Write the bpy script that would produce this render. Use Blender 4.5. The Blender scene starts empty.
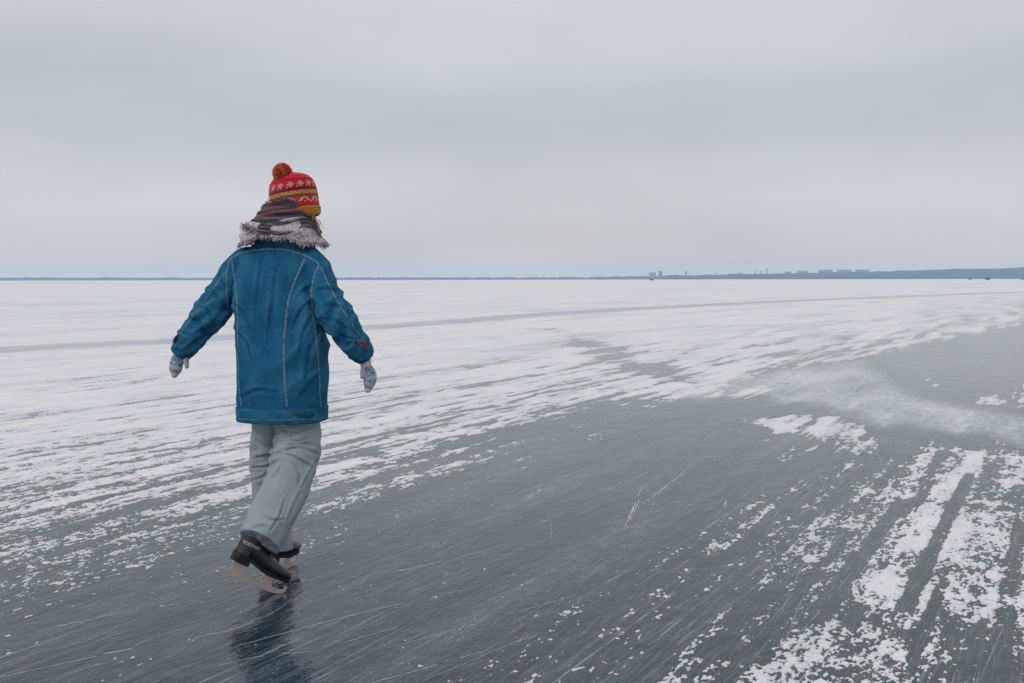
import bpy, bmesh, math, random
import numpy as np
from mathutils import Vector, Matrix, Quaternion
from mathutils.bvhtree import BVHTree

R = math.radians
random.seed(7)
rng = np.random.default_rng(7)
scene = bpy.context.scene
col = scene.collection

# ------------------------------------------------------------------ camera
EYE = 1.30                                   # metres above the ice
cam_data = bpy.data.cameras.new('camera')
cam = bpy.data.objects.new('camera', cam_data)
col.objects.link(cam)
cam.location = (0, 0, EYE)
cam.rotation_euler = (R(90), R(0.10), 0)
cam_data.sensor_width = 36
cam_data.lens = 35
cam_data.shift_y = -62 / 1024
cam_data.clip_start = 0.05
cam_data.clip_end = 60000
scene.camera = cam

# ------------------------------------------------------------------ sky
SUN_EL, SUN_AZ = 42, -130                    # azimuth: degrees clockwise from +Y
world = bpy.data.worlds.new('World')
scene.world = world
world.use_nodes = True
wn, wl = world.node_tree.nodes, world.node_tree.links
wn.clear()
w_out = wn.new('ShaderNodeOutputWorld')
w_bg = wn.new('ShaderNodeBackground')
w_bg.inputs['Strength'].default_value = 0.1
sky = wn.new('ShaderNodeTexSky')
sky.sky_type = 'NISHITA'
sky.sun_disc = False
sky.sun_elevation = R(SUN_EL)
sky.sun_rotation = R(SUN_AZ)
sky.dust_density = 4
w_tc = wn.new('ShaderNodeTexCoord')
w_sep = wn.new('ShaderNodeSeparateXYZ')
wl.new(w_tc.outputs['Generated'], w_sep.inputs[0])


def srgb(r, g, b):
    return tuple(((c / 255) / 12.92 if c / 255 <= 0.04045 else ((c / 255 + 0.055) / 1.055) ** 2.4) for c in (r, g, b))


# slow waviness of the stratus layers, then their tone by height above the horizon
w_map = wn.new('ShaderNodeMapping')
w_map.inputs['Scale'].default_value = (1.6, 1.6, 7.0)
wl.new(w_tc.outputs['Generated'], w_map.inputs[0])
w_n1 = wn.new('ShaderNodeTexNoise')
w_n1.inputs['Scale'].default_value = 1.3
w_n1.inputs['Detail'].default_value = 5
w_n1.inputs['Roughness'].default_value = 0.5
wl.new(w_map.outputs[0], w_n1.inputs['Vector'])
w_m1 = wn.new('ShaderNodeMath'); w_m1.operation = 'MULTIPLY_ADD'
w_m1.inputs[1].default_value = 0.12; w_m1.inputs[2].default_value = -0.06
wl.new(w_n1.outputs['Fac'], w_m1.inputs[0])
w_m2 = wn.new('ShaderNodeMath'); w_m2.operation = 'ADD'
wl.new(w_sep.outputs['Z'], w_m2.inputs[0]); wl.new(w_m1.outputs[0], w_m2.inputs[1])
w_ramp = wn.new('ShaderNodeValToRGB')
w_ramp.color_ramp.interpolation = 'B_SPLINE'
SKYTONES = [(0.0, (215, 203, 197)), (0.040, (202, 200, 202)), (0.090, (218, 215, 216)), (0.150, (183, 188, 198)),
            (0.220, (204, 205, 211)), (0.33, (214, 214, 218)), (0.7, (217, 218, 222)), (1.0, (218, 219, 223))]
el = w_ramp.color_ramp.elements
for i, (p, c) in enumerate(SKYTONES):
    e = el[i] if i < 2 else el.new(p)
    e.position = p
    e.color = (*srgb(*c), 1)
wl.new(w_m2.outputs[0], w_ramp.inputs[0])
# broad soft patches in the cloud sheet
w_map2 = wn.new('ShaderNodeMapping'); w_map2.inputs['Scale'].default_value = (1.0, 1.0, 3.2)
wl.new(w_tc.outputs['Generated'], w_map2.inputs[0])
w_n2 = wn.new('ShaderNodeTexNoise'); w_n2.inputs['Scale'].default_value = 2.4; w_n2.inputs['Detail'].default_value = 6
wl.new(w_map2.outputs[0], w_n2.inputs['Vector'])
w_mr = wn.new('ShaderNodeMapRange')
w_mr.inputs['From Min'].default_value = 0.3; w_mr.inputs['From Max'].default_value = 0.7
w_mr.inputs['To Min'].default_value = 9.1; w_mr.inputs['To Max'].default_value = 10.9
wl.new(w_n2.outputs['Fac'], w_mr.inputs['Value'])
w_mul = wn.new('ShaderNodeVectorMath'); w_mul.operation = 'SCALE'
wl.new(w_ramp.outputs[0], w_mul.inputs[0]); wl.new(w_mr.outputs[0], w_mul.inputs['Scale'])
w_mix = wn.new('ShaderNodeMix'); w_mix.data_type = 'RGBA'
w_mix.inputs['Factor'].default_value = 0.97          # nearly closed cloud cover over the clear sky
wl.new(sky.outputs[0], w_mix.inputs['A']); wl.new(w_mul.outputs[0], w_mix.inputs['B'])
wl.new(w_mix.outputs['Result'], w_bg.inputs['Color'])
wl.new(w_bg.outputs[0], w_out.inputs['Surface'])

# ------------------------------------------------------------------ sun behind the overcast
sun_data = bpy.data.lights.new('sun', 'SUN')
sun_data.energy = 0.9
sun_data.angle = R(30)
sun_data.color = (1.0, 0.97, 0.93)
sun = bpy.data.objects.new('sun', sun_data)
col.objects.link(sun)
sd = Vector((math.sin(R(SUN_AZ)) * math.cos(R(SUN_EL)), math.cos(R(SUN_AZ)) * math.cos(R(SUN_EL)), math.sin(R(SUN_EL))))
sun.rotation_euler = sd.to_track_quat('Z', 'Y').to_euler()
sun.location = (0, -5, 30)

# ------------------------------------------------------------------ render settings
scene.render.engine = 'CYCLES'
scene.view_settings.view_transform = 'Standard'
scene.view_settings.look = 'None'
scene.view_settings.exposure = 0.0
scene.view_settings.gamma = 1.0
scene.view_settings.use_curve_mapping = False
scene.cycles.use_denoising = True
scene.cycles.max_bounces = 6
scene.cycles.volume_bounces = 1
scene.cycles.volume_max_steps = 64


# ================================================================== helpers
def mat(name):
    m = bpy.data.materials.new(name)
    m.use_nodes = True
    n, l = m.node_tree.nodes, m.node_tree.links
    return m, n, l, n['Principled BSDF']


def node(n, kind, **kw):
    x = n.new(kind)
    for k, v in kw.items():
        if k.startswith('i_'):
            key = k[2:]
            key = int(key) if key.isdigit() else key.replace('_', ' ')
            x.inputs[key].default_value = v
        else:
            setattr(x, k, v)
    return x


def math_node(n, l, op, a, b=None, c=None, clamp=False):
    x = n.new('ShaderNodeMath'); x.operation = op; x.use_clamp = clamp
    for i, v in enumerate((a, b, c)):
        if v is None:
            continue
        if isinstance(v, (int, float)):
            x.inputs[i].default_value = v
        else:
            l.new(v, x.inputs[i])
    return x.outputs[0]


def map_range(n, l, v, a, b, c=0.0, d=1.0, smooth=False):
    x = n.new('ShaderNodeMapRange')
    if smooth:
        x.interpolation_type = 'SMOOTHSTEP'
    for k, q in (('From Min', a), ('From Max', b), ('To Min', c), ('To Max', d)):
        x.inputs[k].default_value = q
    l.new(v, x.inputs['Value'])
    return x.outputs[0]


def mix_col(n, l, fac, a, b):
    x = n.new('ShaderNodeMix'); x.data_type = 'RGBA'
    for key, v in (('Factor', fac), ('A', a), ('B', b)):
        if isinstance(v, tuple):
            x.inputs[key].default_value = (*v, 1) if len(v) == 3 else v
        elif isinstance(v, (int, float)):
            x.inputs[key].default_value = v
        else:
            l.new(v, x.inputs[key])
    return x.outputs['Result']


def noise_tex(n, l, vec, scale, detail=3, rough=0.5, dist=0.0):
    x = node(n, 'ShaderNodeTexNoise', i_Scale=scale, i_Detail=detail, i_Roughness=rough, i_Distortion=dist)
    if vec is not None:
        l.new(vec, x.inputs['Vector'])
    return x.outputs['Fac']


def np_mesh(name, verts, quads, smooth=True):
    me = bpy.data.meshes.new(name)
    verts = np.ascontiguousarray(verts, dtype=np.float32)
    quads = np.ascontiguousarray(quads, dtype=np.int32)
    k = quads.shape[1]
    me.vertices.add(len(verts)); me.vertices.foreach_set('co', verts.ravel())
    me.loops.add(quads.size); me.loops.foreach_set('vertex_index', quads.ravel())
    me.polygons.add(len(quads))
    me.polygons.foreach_set('loop_start', np.arange(0, quads.size, k, dtype=np.int32))
    me.polygons.foreach_set('loop_total', np.full(len(quads), k, dtype=np.int32))
    me.update(calc_edges=True)
    if smooth:
        me.polygons.foreach_set('use_smooth', np.ones(len(quads), dtype=bool))
    return me


def link(name, me, material=None, parent=None):
    o = bpy.data.objects.new(name, me)
    col.objects.link(o)
    if material is not None and me is not None:
        me.materials.clear(); me.materials.append(material)
    if parent is not None:
        o.parent = parent
    return o


def tag(o, label=None, cat=None, group=None, kind=None):
    for k, v in (('label', label), ('category', cat), ('group', group), ('kind', kind)):
        if v:
            o[k] = v
    return o


def _hash(ix, iy, seed):
    h = (ix.astype(np.uint32) * np.uint32(374761393)) ^ (iy.astype(np.uint32) * np.uint32(668265263)) ^ np.uint32((seed * 2246822519 + 3266489917) & 0xffffffff)
    h ^= h >> np.uint32(13); h *= np.uint32(1274126177); h ^= h >> np.uint32(16)
    return h


def pnoise(x, y, seed=0):
    """gradient noise, about -1..1"""
    fx, fy = np.floor(x), np.floor(y)
    ix, iy = fx.astype(np.int64), fy.astype(np.int64)
    dx, dy = (x - fx).astype(np.float32), (y - fy).astype(np.float32)
    u = dx * dx * dx * (dx * (dx * 6 - 15) + 10)
    v = dy * dy * dy * (dy * (dy * 6 - 15) + 10)

    def g(ox, oy):
        a = _hash(ix + ox, iy + oy, seed).astype(np.float32) * np.float32(2 * math.pi / 4294967296.0)
        return np.cos(a) * (dx - ox) + np.sin(a) * (dy - oy)
    a = g(0, 0); b = g(1, 0); c = g(0, 1); d = g(1, 1)
    return 1.5 * ((a + (b - a) * u) * (1 - v) + (c + (d - c) * u) * v)


def sstep(a, b, x):
    t = np.clip((x - a) / (b - a), 0, 1)
    return t * t * (3 - 2 * t)


# ================================================================== ice and snow
STREAK = R(29)                                # wind and skate streaks run this far right of straight ahead
SS, CS = math.sin(STREAK), math.cos(STREAK)


def st(x, y):
    return x * SS + y * CS, x * CS - y * SS


def fbm(x, y, ls, lt, octs, seed, fp, gain=0.5):
    """streaked noise: wavelengths ls along and lt across the streaks; octaves finer than the footprint fade"""
    s, t = st(x, y)
    tot = np.zeros(x.shape, np.float32); amp = 1.0; norm = 0
    for i in range(octs):
        w = sstep(0.40, 1.3, (lt / 2 ** i * 1.6) / fp)
        norm += amp
        if w.max() > 0:
            tot += (amp * w * pnoise(s / ls * 2 ** i + 17.3 * seed, t / lt * 2 ** i + 9.1 * i + 3.7 * seed, seed * 31 + i)).astype(np.float32)
        amp *= gain
    return tot / norm * 1.5


def seg_dist(x, y, pts):
    """distance to a polyline on the ground"""
    d = np.full(x.shape, 1e9, np.float32)
    for (ax, ay), (bx, by) in zip(pts[:-1], pts[1:]):
        ux, uy = bx - ax, by - ay
        k = np.clip(((x - ax) * ux + (y - ay) * uy) / (ux * ux + uy * uy), 0, 1)
        d = np.minimum(d, np.hypot(x - ax - k * ux, y - ay - k * uy))
    return d


def poly_sd(x, y, pts):
    """signed distance to a polygon, positive inside"""
    inside = np.zeros(x.shape, bool)
    n = len(pts)
    for i in range(n):
        (ax, ay), (bx, by) = pts[i], pts[(i + 1) % n]
        c = ((ay > y) != (by > y)) & (x < (bx - ax) * (y - ay) / ((by - ay) if abs(by - ay) > 1e-9 else 1e-9) + ax)
        inside ^= c
    d = seg_dist(x, y, list(pts) + [pts[0]])
    return np.where(inside, d, -d)


def blend(base, value, sd, soft):
    w = sstep(-soft, soft, sd)
    return base * (1 - w) + value * w

EDGE = np.array([(-5, -4.77), (3.19, -4.77), (3.55, -4.79), (4.07, -4.76), (4.65, -4.54), (5.45, -4.47), (6.82, -4.55), (7.78, -4.44), (9.04, -4.46), (10.41, -4.14), (11.74, -3.88), (13.63, -3.66), (17.44, -2.99), (22.79, -2.29), (31.28, -0.97), (200, 5.03)])
PATCHES = [([(1.33, 22.12), (1.84, 20.38), (2.15, 17.85), (2.02, 15.69), (2.5, 13.84), (2.2, 12.75), (1.64, 13.84), (1.42, 16.08), (1.21, 19.17)], -0.22, 0.4), ([(0.08, 26.69), (1.29, 26.69), (2.1, 23.75), (1.31, 22.51), (0.69, 24.65)], -0.0, 0.5), ([(5.78, 16.08), (7.25, 18.36), (9.96, 22.12), (14.01, 27.25), (20.94, 35.46), (6.37, 9.21), (4.88, 9.48), (4.66, 10.23), (4.61, 11.11), (4.99, 13.14)], -0.5, 0.4), ([(4.75, 10.57), (6.31, 12.27), (5.91, 10.74), (4.91, 9.55)], -0.02, 0.3), ([(2.05, 9.15), (2.8, 9.69), (3.2, 9.41), (3.14, 8.49), (2.72, 7.77), (2.36, 8.17)], 0.12, 0.22), ([(2.21, 12.39), (3.02, 12.39), (3.04, 11.5), (2.59, 10.4), (2.17, 10.92), (2.06, 11.5)], 0.22, 0.3), ([(2.01, 8.06), (2.72, 7.77), (2.85, 7.5), (2.53, 7.25), (2.17, 7.5)], -0.25, 0.2), ([(1.57, 3.45), (1.94, 3.59), (1.59, 2.69), (1.05, 2.69)], -0.12, 0.12), ([(1.56, 5.38), (2.31, 6.79), (3.01, 7.73), (2.11, 5.87), (1.21, 4.17), (0.92, 4.04)], -0.16, 0.12), ([(0.75, 3.99), (1.03, 4.04), (0.8, 3.59), (0.44, 3.15), (0.28, 3.15)], -0.36, 0.1)]
DUST = [([(1.59, 11.5), (3.49, 13.99), (5.93, 16.49), (4.99, 13.14), (4.53, 10.92), (4.73, 10.07), (4.81, 9.34), (5.07, 8.9), (4.1, 7.96), (3.6, 8.38), (3.31, 8.96), (3.06, 10.57), (2.21, 10.57)], 0.88, 0.36), ([(-0.96, 5.87), (0.07, 8.6), (2.03, 10.74), (2.66, 9.21), (1.28, 6.79), (0.27, 5.62)], 0.1, 0.8)]
ROAD = [(-11.33, 17.85), (-9.58, 18.62), (-7.33, 21.05), (-3.2, 28.45), (0.28, 35.46), (6.29, 45.41), (15.48, 57.52), (28.34, 72.71), (49.3, 95.87), (105.22, 152.27)]
MARKS = [([(0.57, 5.13), (0.68, 5.62), (0.81, 6.24)], 0.013), ([(0.68, 5.59), (0.96, 6.24), (1.24, 6.9)], 0.01), ([(0.99, 5.15), (1.09, 5.34), (1.28, 5.92)], 0.012), ([(-0.71, 4.34), (-0.46, 4.47), (-0.24, 4.68), (0.09, 4.97)], 0.006), ([(-1.81, 3.15), (-1.68, 3.27), (-1.49, 3.42), (-1.29, 3.54), (-1.02, 3.7), (-0.97, 3.82), (-0.94, 3.93), (-0.9, 4.05)], 0.006), ([(-1.48, 3.26), (-1.46, 3.34), (-1.37, 3.4)], 0.005), ([(-2.03, 4.21), (-1.9, 4.47), (-1.8, 4.58)], 0.006), ([(-1.07, 3.4), (-0.88, 3.49), (-0.76, 3.59)], 0.003), ([(0.18, 4.87), (0.21, 5.21), (0.2, 5.5)], 0.004), ([(-1.17, 3.21), (-0.87, 3.45), (-0.64, 3.49)], 0.003), ([(-0.3, 3.21), (0.03, 3.59), (0.35, 3.99)], 0.004), ([(-0.98, 4.61), (-0.74, 4.82), (-0.37, 5.17), (0.05, 5.74)], 0.003), ([(-1.85, 3.59), (-1.62, 3.82), (-1.27, 4.04)], 0.004), ([(0.33, 6.79), (0.96, 7.5), (1.68, 8.06)], 0.006)]
TRACKS = [(-0.55, 0.030, 4.2, 7.2, -0.8), (-0.655, 0.05, 4.2, 7.0, 0.17), (-0.83, 0.035, 3.9, 6.0, -0.55), (-0.455, 0.02, 3.6, 4.5, -0.6),
          (-1.24, 0.03, 2.8, 4.4, -0.4), (-1.46, 0.03, 3.3, 7.0, 0.22), (-1.13, 0.035, 2.8, 5.5, 0.22), (-0.96, 0.025, 2.8, 5.2, -0.4),
          (-3.92, 0.06, 2.6, 5.2, 0.22), (-4.15, 0.05, 2.8, 6.0, 0.20), (-4.32, 0.05, 3.0, 9.0, 0.15), (-0.2, 0.03, 3.2, 6.0, -0.4)]
DUSTY_LANES = [(-2.75, 0.10, 0.14), (-1.96, 0.11, 0.20), (-3.3, 0.16, 0.10), (-3.75, 0.2, 0.12), (-1.5, 0.05, 0.06), (-2.3, 0.05, 0.08)]


def snow_fields(x, y):
    """height of the snow above the ice (negative: bare ice) and how thin / wind-scoured it is"""
    fp = np.maximum(y * y / 1294 * 0.7, np.abs(y) * 0.0010) + 0.002
    s, t = st(x, y)
    wob = 0.30 * fbm(x, y, 3.2, 0.9, 4, 5, fp)
    te = np.interp(s, EDGE[:, 0], EDGE[:, 1]).astype(np.float32)
    d = te - t + wob                                     # >0: on the snow field side of its edge
    B = np.interp(d, [-3.4, -2.2, -1.2, -0.55, -0.1, 0.15, 0.8, 2.0, 4.5, 9], [-0.95, -0.76, -0.52, -0.28, -0.10, 0.08, 0.15, 0.22, 0.34, 0.56]).astype(np.float32)
    # the patchy lane to the right
    lane = np.interp(t + 0.12 * wob, [-2.3, -1.75, -1.35, -1.0, -0.6, 1.5], [-0.95, -0.52, -0.33, -0.13, 0.05, 0.08]).astype(np.float32)
    lane_end = sstep(9.6, 8.0, s + 0.5 * wob)
    B = np.where(d < -0.6, np.maximum(B, lane * lane_end - (1 - lane_end) * 1.0), B)
    for pts, val, soft in PATCHES:
        sd = poly_sd(x + 0.4 * soft * wob * 2, y + soft * wob * 3, pts)
        B = blend(B, val, sd, soft)
    # tracks swept clean and strips left standing along the streaks
    for tc, hw, s0, s1, dv in TRACKS:
        w = sstep(hw * 1.5, hw * 0.7, np.abs(t - tc - 0.012 * wob)) * sstep(s0 - 0.15, s0 + 0.05, s) * sstep(s1 + 0.3, s1 - 0.1, s)
        B = B + dv * w
    rl = sstep(-1.1, -0.5, t) * sstep(10, 8, y)            # on the right the patches are rounder, less combed
    N = (0.36 * fbm(x, y, 1.7, 0.26, 5, 1, fp, 0.60) * (1 - 0.6 * rl) + 0.34 * fbm(x, y, 0.40, 0.12, 5, 2, fp, 0.70) * (1 - 0.6 * rl)
         + 0.55 * rl * fbm(x, y, 0.46, 0.30, 6, 6, fp, 0.66)
         + 0.42 * fbm(x, y, 0.12, 0.050, 4, 4, fp, 0.75) * sstep(13, 6, y) + 0.34 * fbm(x, y, 0.036, 0.022, 2, 7, fp, 0.8) * sstep(9, 5, y))
    lanes = pnoise(s / 9.0 + 5, t / 0.16 + 2, 11) * sstep(0.7, 2.0, 0.16 * 1.6 / fp)
    N = N + 0.16 * lanes
    far = sstep(7, 14, y)
    N = N + far * 0.45 * fbm(x, y, 5.0, 0.6, 5, 3, fp, 0.66)
    N = N + 0.30 * fbm(x, y, 2.6, 0.11, 4, 12, fp, 0.6) * sstep(4, 7, y) * sstep(30, 18, y)
    h = N * 1.15 + B
    thin = np.clip(0.55 - 2.0 * h, 0, 1) * 0.75 + np.clip(0.5 - 0.8 * h, 0, 1) * 0.15
    big = fbm(x, y, 60, 12, 4, 8, fp * 0.5)
    thin = thin + 0.10 * sstep(0.0, 0.5, big)
    mid = fbm(x, y, 9, 1.6, 4, 9, fp * 0.6)
    thin = thin + 0.22 * sstep(0.05, 0.55, mid) * sstep(12, 22, y) * sstep(120, 50, y)
    rd = seg_dist(x, y, ROAD) + 0.12 * np.sqrt(y) * 0.5 * mid
    road = sstep(1.15, 0.55, rd / (1 + y * 0.004))
    thin = np.maximum(thin, road * 0.60)
    h = np.where(y > 28, np.maximum(h, 0.05 + 0 * h), h)     # beyond, snow closes over; only its thickness varies
    return h, np.clip(thin, 0, 1)


def frost_sheen_field(x, y):
    """fine frost and blown dust lying on the bare ice, and sky sheen painted in farther out"""
    fp = np.maximum(y * y / 1294 * 0.7, np.abs(y) * 0.0010) + 0.004
    s, t = st(x, y)
    n = fbm(x, y, 2.6, 0.5, 4, 21, fp)
    f = 0.012 + 0.03 * np.maximum(n, 0)
    f = f + 0.09 * sstep(4.5, 10, y)  # paler with distance: sky reflection put into the ice colour
    for pts, val, soft in DUST:
        sd = poly_sd(x + 0.5 * soft * n, y + 1.2 * soft * n, pts)
        f = blend(f, val * (0.85 + 0.35 * n), sd, soft)
    f = f + 0.04 * sstep(11, 15, y) * np.clip(fbm(x, y, 6, 0.7, 5, 23, fp, 0.7) + 0.2, 0, 1)
    for tc, hw, v in DUSTY_LANES:
        f = f + v * np.exp(-((t - tc + 0.05 * n) / hw) ** 2) * (0.7 + 0.6 * n) * sstep(12, 8, s)
    return np.clip(f, 0, 1)


def fan_rows(y_near, y_mid, step_px, y_far):
    """depth rows whose spacing grows with distance"""
    ys = [y_near]; q = 1294.0
    while ys[-1] < y_far:
        y = ys[-1]
        py = q / y
        st_ = step_px if y >= y_mid else step_px * 2.0
        if py < 25:
            st_ = step_px * 0.5
        if py < 3:
            st_ = py * 0.12
        ys.append(q / (py - st_))
    return np.array(ys)


def grid_quads(nr, nc):
    idx = np.arange(nr * nc).reshape(nr, nc)
    return np.stack([idx[:-1, :-1], idx[:-1, 1:], idx[1:, 1:], idx[1:, :-1]], -1).reshape(-1, 4)


# snow: one sheet that dips below the ice wherever the ice is bare
taus = np.concatenate([np.arange(-0.95, -0.56, 0.0025), np.arange(-0.56, 0.56, 0.00075), np.arange(0.56, 0.951, 0.0025)])
ys = fan_rows(1.7, 3.0, 0.70, 8000)
Y, T = np.meshgrid(ys, taus, indexing='ij')
X = T * Y
H, THIN = snow_fields(X.astype(np.float64), Y.astype(np.float64))
fp = np.maximum(Y * Y / 1294, 0.003)
lump = fbm(X, Y, 0.35, 0.16, 4, 14, fp)
Z = np.clip(H * 0.016, -0.004, 0.0045) + 0.0012 * lump * sstep(-0.05, 0.2, H)
Z = np.where(Y > 30, np.maximum(Z, 0.002 + Y * 2e-6), Z)
Q = grid_quads(*Y.shape)
zr = Z.ravel()
keep = (zr[Q] > -0.0008).any(axis=1)
Q = Q[keep]
used = np.zeros(zr.size, bool); used[Q.ravel()] = True
remap = np.cumsum(used) - 1
V = np.stack([X.ravel(), Y.ravel(), zr], -1)[used]
thin_v = THIN.ravel()[used].astype(np.float32)
me = np_mesh('snow_cover', V, remap[Q])
at = me.attributes.new('thin', 'FLOAT', 'POINT'); at.data.foreach_set('value', thin_v)

m_snow, n, l, bs = mat('wind_packed_snow')
tc = n.new('ShaderNodeTexCoord')
a_th = node(n, 'ShaderNodeAttribute', attribute_name='thin')
mp = node(n, 'ShaderNodeMapping', i_Rotation=(0, 0, STREAK)); l.new(tc.outputs['Object'], mp.inputs[0])
mp2 = node(n, 'ShaderNodeMapping', i_Scale=(9, 2.2, 9)); l.new(mp.outputs[0], mp2.inputs[0])
f1 = noise_tex(n, l, mp2.outputs[0], 1.0, 6, 0.65)
f2 = noise_tex(n, l, tc.outputs['Object'], 0.35, 3, 0.5)
c1 = mix_col(n, l, map_range(n, l, f1, 0.3, 0.7), (0.70, 0.695, 0.71), (0.83, 0.82, 0.83))
c2 = mix_col(n, l, map_range(n, l, f2, 0.35, 0.7, 0, 0.30), c1, (0.78, 0.78, 0.80))
mpb = node(n, 'ShaderNodeMapping', i_Scale=(2.6, 0.42, 1)); l.new(mp.outputs[0], mpb.inputs[0])
mpc = node(n, 'ShaderNodeMapping', i_Scale=(0.55, 0.09, 1)); l.new(mp.outputs[0], mpc.inputs[0])
fB = noise_tex(n, l, mpb.outputs[0], 1.0, 8, 0.72)
fC = noise_tex(n, l, mpc.outputs[0], 1.0, 8, 0.70)
scour = math_node(n, l, 'ADD', map_range(n, l, fB, 0.48, 0.76, 0.0, 0.28), map_range(n, l, fC, 0.50, 0.74, 0.0, 0.20))
scour = math_node(n, l, 'ADD', scour, math_node(n, l, 'MULTIPLY', a_th.outputs['Fac'], map_range(n, l, fB, 0.25, 0.7, 0.6, 1.25)), clamp=True)
c3 = mix_col(n, l, scour, c2, (0.35, 0.385, 0.44))
l.new(c3, bs.inputs['Base Color'])
bs.inputs['Roughness'].default_value = 0.85
bs.inputs['Specular IOR Level'].default_value = 0.2
bmp = node(n, 'ShaderNodeBump', i_Strength=0.5, i_Distance=0.004)
f3 = noise_tex(n, l, tc.outputs['Object'], 60, 5, 0.65)
l.new(f3, bmp.inputs['Height']); l.new(bmp.outputs[0], bs.inputs['Normal'])
snow = link('snow_cover', me, m_snow)
tag(snow, 'thin wind-packed white snow lying in streaks and patches over the dark ice', 'snow', kind='stuff')

# the snow goes on to the sides and behind the photographer
FARY = float(ys[-1])
sv = [(-9000, -2500, .003), (9000, -2500, .003), (9000, 1.6, .003), (1.5, 1.6, .003), (-1.5, 1.6, .003), (-9000, 1.6, .003),
      (0.95 * FARY, FARY, .003), (-0.95 * FARY, FARY, .003), (9000, FARY, .003), (-9000, FARY, .003)]
me = bpy.data.meshes.new('snow_plain')
me.from_pydata(sv, [], [(0, 1, 2, 3, 4, 5), (3, 2, 8, 6), (5, 4, 7, 9)])
at = me.attributes.new('thin', 'FLOAT', 'POINT'); at.data.foreach_set('value', np.full(len(sv), 0.1, np.float32))
sp = link('snow_plain', me, m_snow)
tag(sp, kind='structure')

# ice: flat sheet, finer near the skater so that the frost and painted sheen on it can vary
taus_i = np.concatenate([np.arange(-0.95, -0.56, 0.01), np.arange(-0.56, 0.56, 0.0022), np.arange(0.56, 0.951, 0.01)])
ys_i = fan_rows(1.7, 3.0, 1.6, 60)
Yi, Ti = np.meshgrid(ys_i, taus_i, indexing='ij'); Xi = Ti * Yi
FR = frost_sheen_field(Xi, Yi)
nv = Yi.size
V = np.stack([Xi.ravel(), Yi.ravel(), np.zeros(nv)], -1)
me = np_mesh('ice', V, grid_quads(*Yi.shape))
at = me.attributes.new('frost_sheen', 'FLOAT', 'POINT'); at.data.foreach_set('value', FR.ravel().astype(np.float32))
m_ice, n, l, bs = mat('lake_ice')
tc = n.new('ShaderNodeTexCoord')
a_fr = node(n, 'ShaderNodeAttribute', attribute_name='frost_sheen')
rot = node(n, 'ShaderNodeMapping', i_Rotation=(0, 0, STREAK)); l.new(tc.outputs['Object'], rot.inputs[0])


def streaked(sx, sy, rz=0.0):
    src = rot.outputs[0]
    if rz:
        q = node(n, 'ShaderNodeMapping', i_Rotation=(0, 0, rz)); l.new(src, q.inputs[0]); src = q.outputs[0]
    q = node(n, 'ShaderNodeMapping', i_Scale=(sx, sy, 1)); l.new(src, q.inputs[0])
    return q.outputs[0]


# skate scratches: thin, long, in a few directions
scr = None
for k, (sx, sy, rz, lo, hi) in enumerate([(170, 0.45, 0.0, 0.60, 0.70), (110, 0.4, 0.07, 0.62, 0.72), (140, 0.6, -0.11, 0.62, 0.72), (110, 0.7, 0.30, 0.67, 0.75), (60, 0.25, 0.03, 0.62, 0.70)]):
    f = map_range(n, l, noise_tex(n, l, streaked(sx, sy, rz), 1.0, 3, 0.55), lo, hi)
    scr = f if scr is None else math_node(n, l, 'MAXIMUM', scr, f)
# powder specks, thicker along dusty lanes
spk_n = noise_tex(n, l, streaked(95, 55), 1.0, 4, 0.7)
lane_n = noise_tex(n, l, streaked(2.6, 0.35), 1.0, 4, 0.6)
brk = noise_tex(n, l, streaked(16, 5), 1.0, 4, 0.65)
lane_f = math_node(n, l, 'ADD', map_range(n, l, lane_n, 0.42, 0.72), math_node(n, l, 'MULTIPLY', a_fr.outputs['Fac'], 3.5))
th = math_node(n, l, 'MULTIPLY_ADD', lane_f, -0.11, 0.645)
spk = math_node(n, l, 'MULTIPLY', math_node(n, l, 'SUBTRACT', spk_n, th), 11.0, clamp=True)
spk = math_node(n, l, 'MULTIPLY', spk, map_range(n, l, brk, 0.40, 0.62))
big_n = noise_tex(n, l, streaked(30, 16), 1.0, 3, 0.6)
big = map_range(n, l, big_n, 0.69, 0.72)
scr = math_node(n, l, 'MULTIPLY', scr, map_range(n, l, brk, 0.36, 0.60))
film = math_node(n, l, 'MULTIPLY', a_fr.outputs['Fac'], map_range(n, l, a_fr.outputs['Fac'], 0.12, 0.45, 0.35, 1.0))
film = math_node(n, l, 'MULTIPLY', film, map_range(n, l, brk, 0.2, 0.8, 0.55, 1.3), clamp=True)
fr = math_node(n, l, 'MAXIMUM', math_node(n, l, 'MULTIPLY', scr, 0.48), math_node(n, l, 'MULTIPLY', spk, 0.62))
fr = math_node(n, l, 'MAXIMUM', fr, math_node(n, l, 'MULTIPLY', big, 0.85))
comb = noise_tex(n, l, streaked(85, 7), 1.0, 5, 0.7)
comb2 = noise_tex(n, l, streaked(22, 2.2, 0.06), 1.0, 5, 0.65)
comb = math_node(n, l, 'MULTIPLY_ADD', comb2, 0.8, comb)
fr = math_node(n, l, 'MAXIMUM', fr, film)
fr = math_node(n, l, 'ADD', fr, map_range(n, l, comb, 0.90, 1.28, 0.0, 0.21), clamp=True)
deep = mix_col(n, l, map_range(n, l, lane_n, 0.3, 0.7), (0.008, 0.020, 0.031), (0.020, 0.040, 0.057))
dustc = mix_col(n, l, map_range(n, l, fr, 0.25, 0.7), (0.46, 0.55, 0.63), (0.66, 0.68, 0.71))
l.new(mix_col(n, l, fr, deep, dustc), bs.inputs['Base Color'])
rg = map_range(n, l, brk, 0.3, 0.7, 0.03, 0.07)
l.new(math_node(n, l, 'ADD', rg, math_node(n, l, 'MULTIPLY', fr, 0.45)), bs.inputs['Roughness'])
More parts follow.
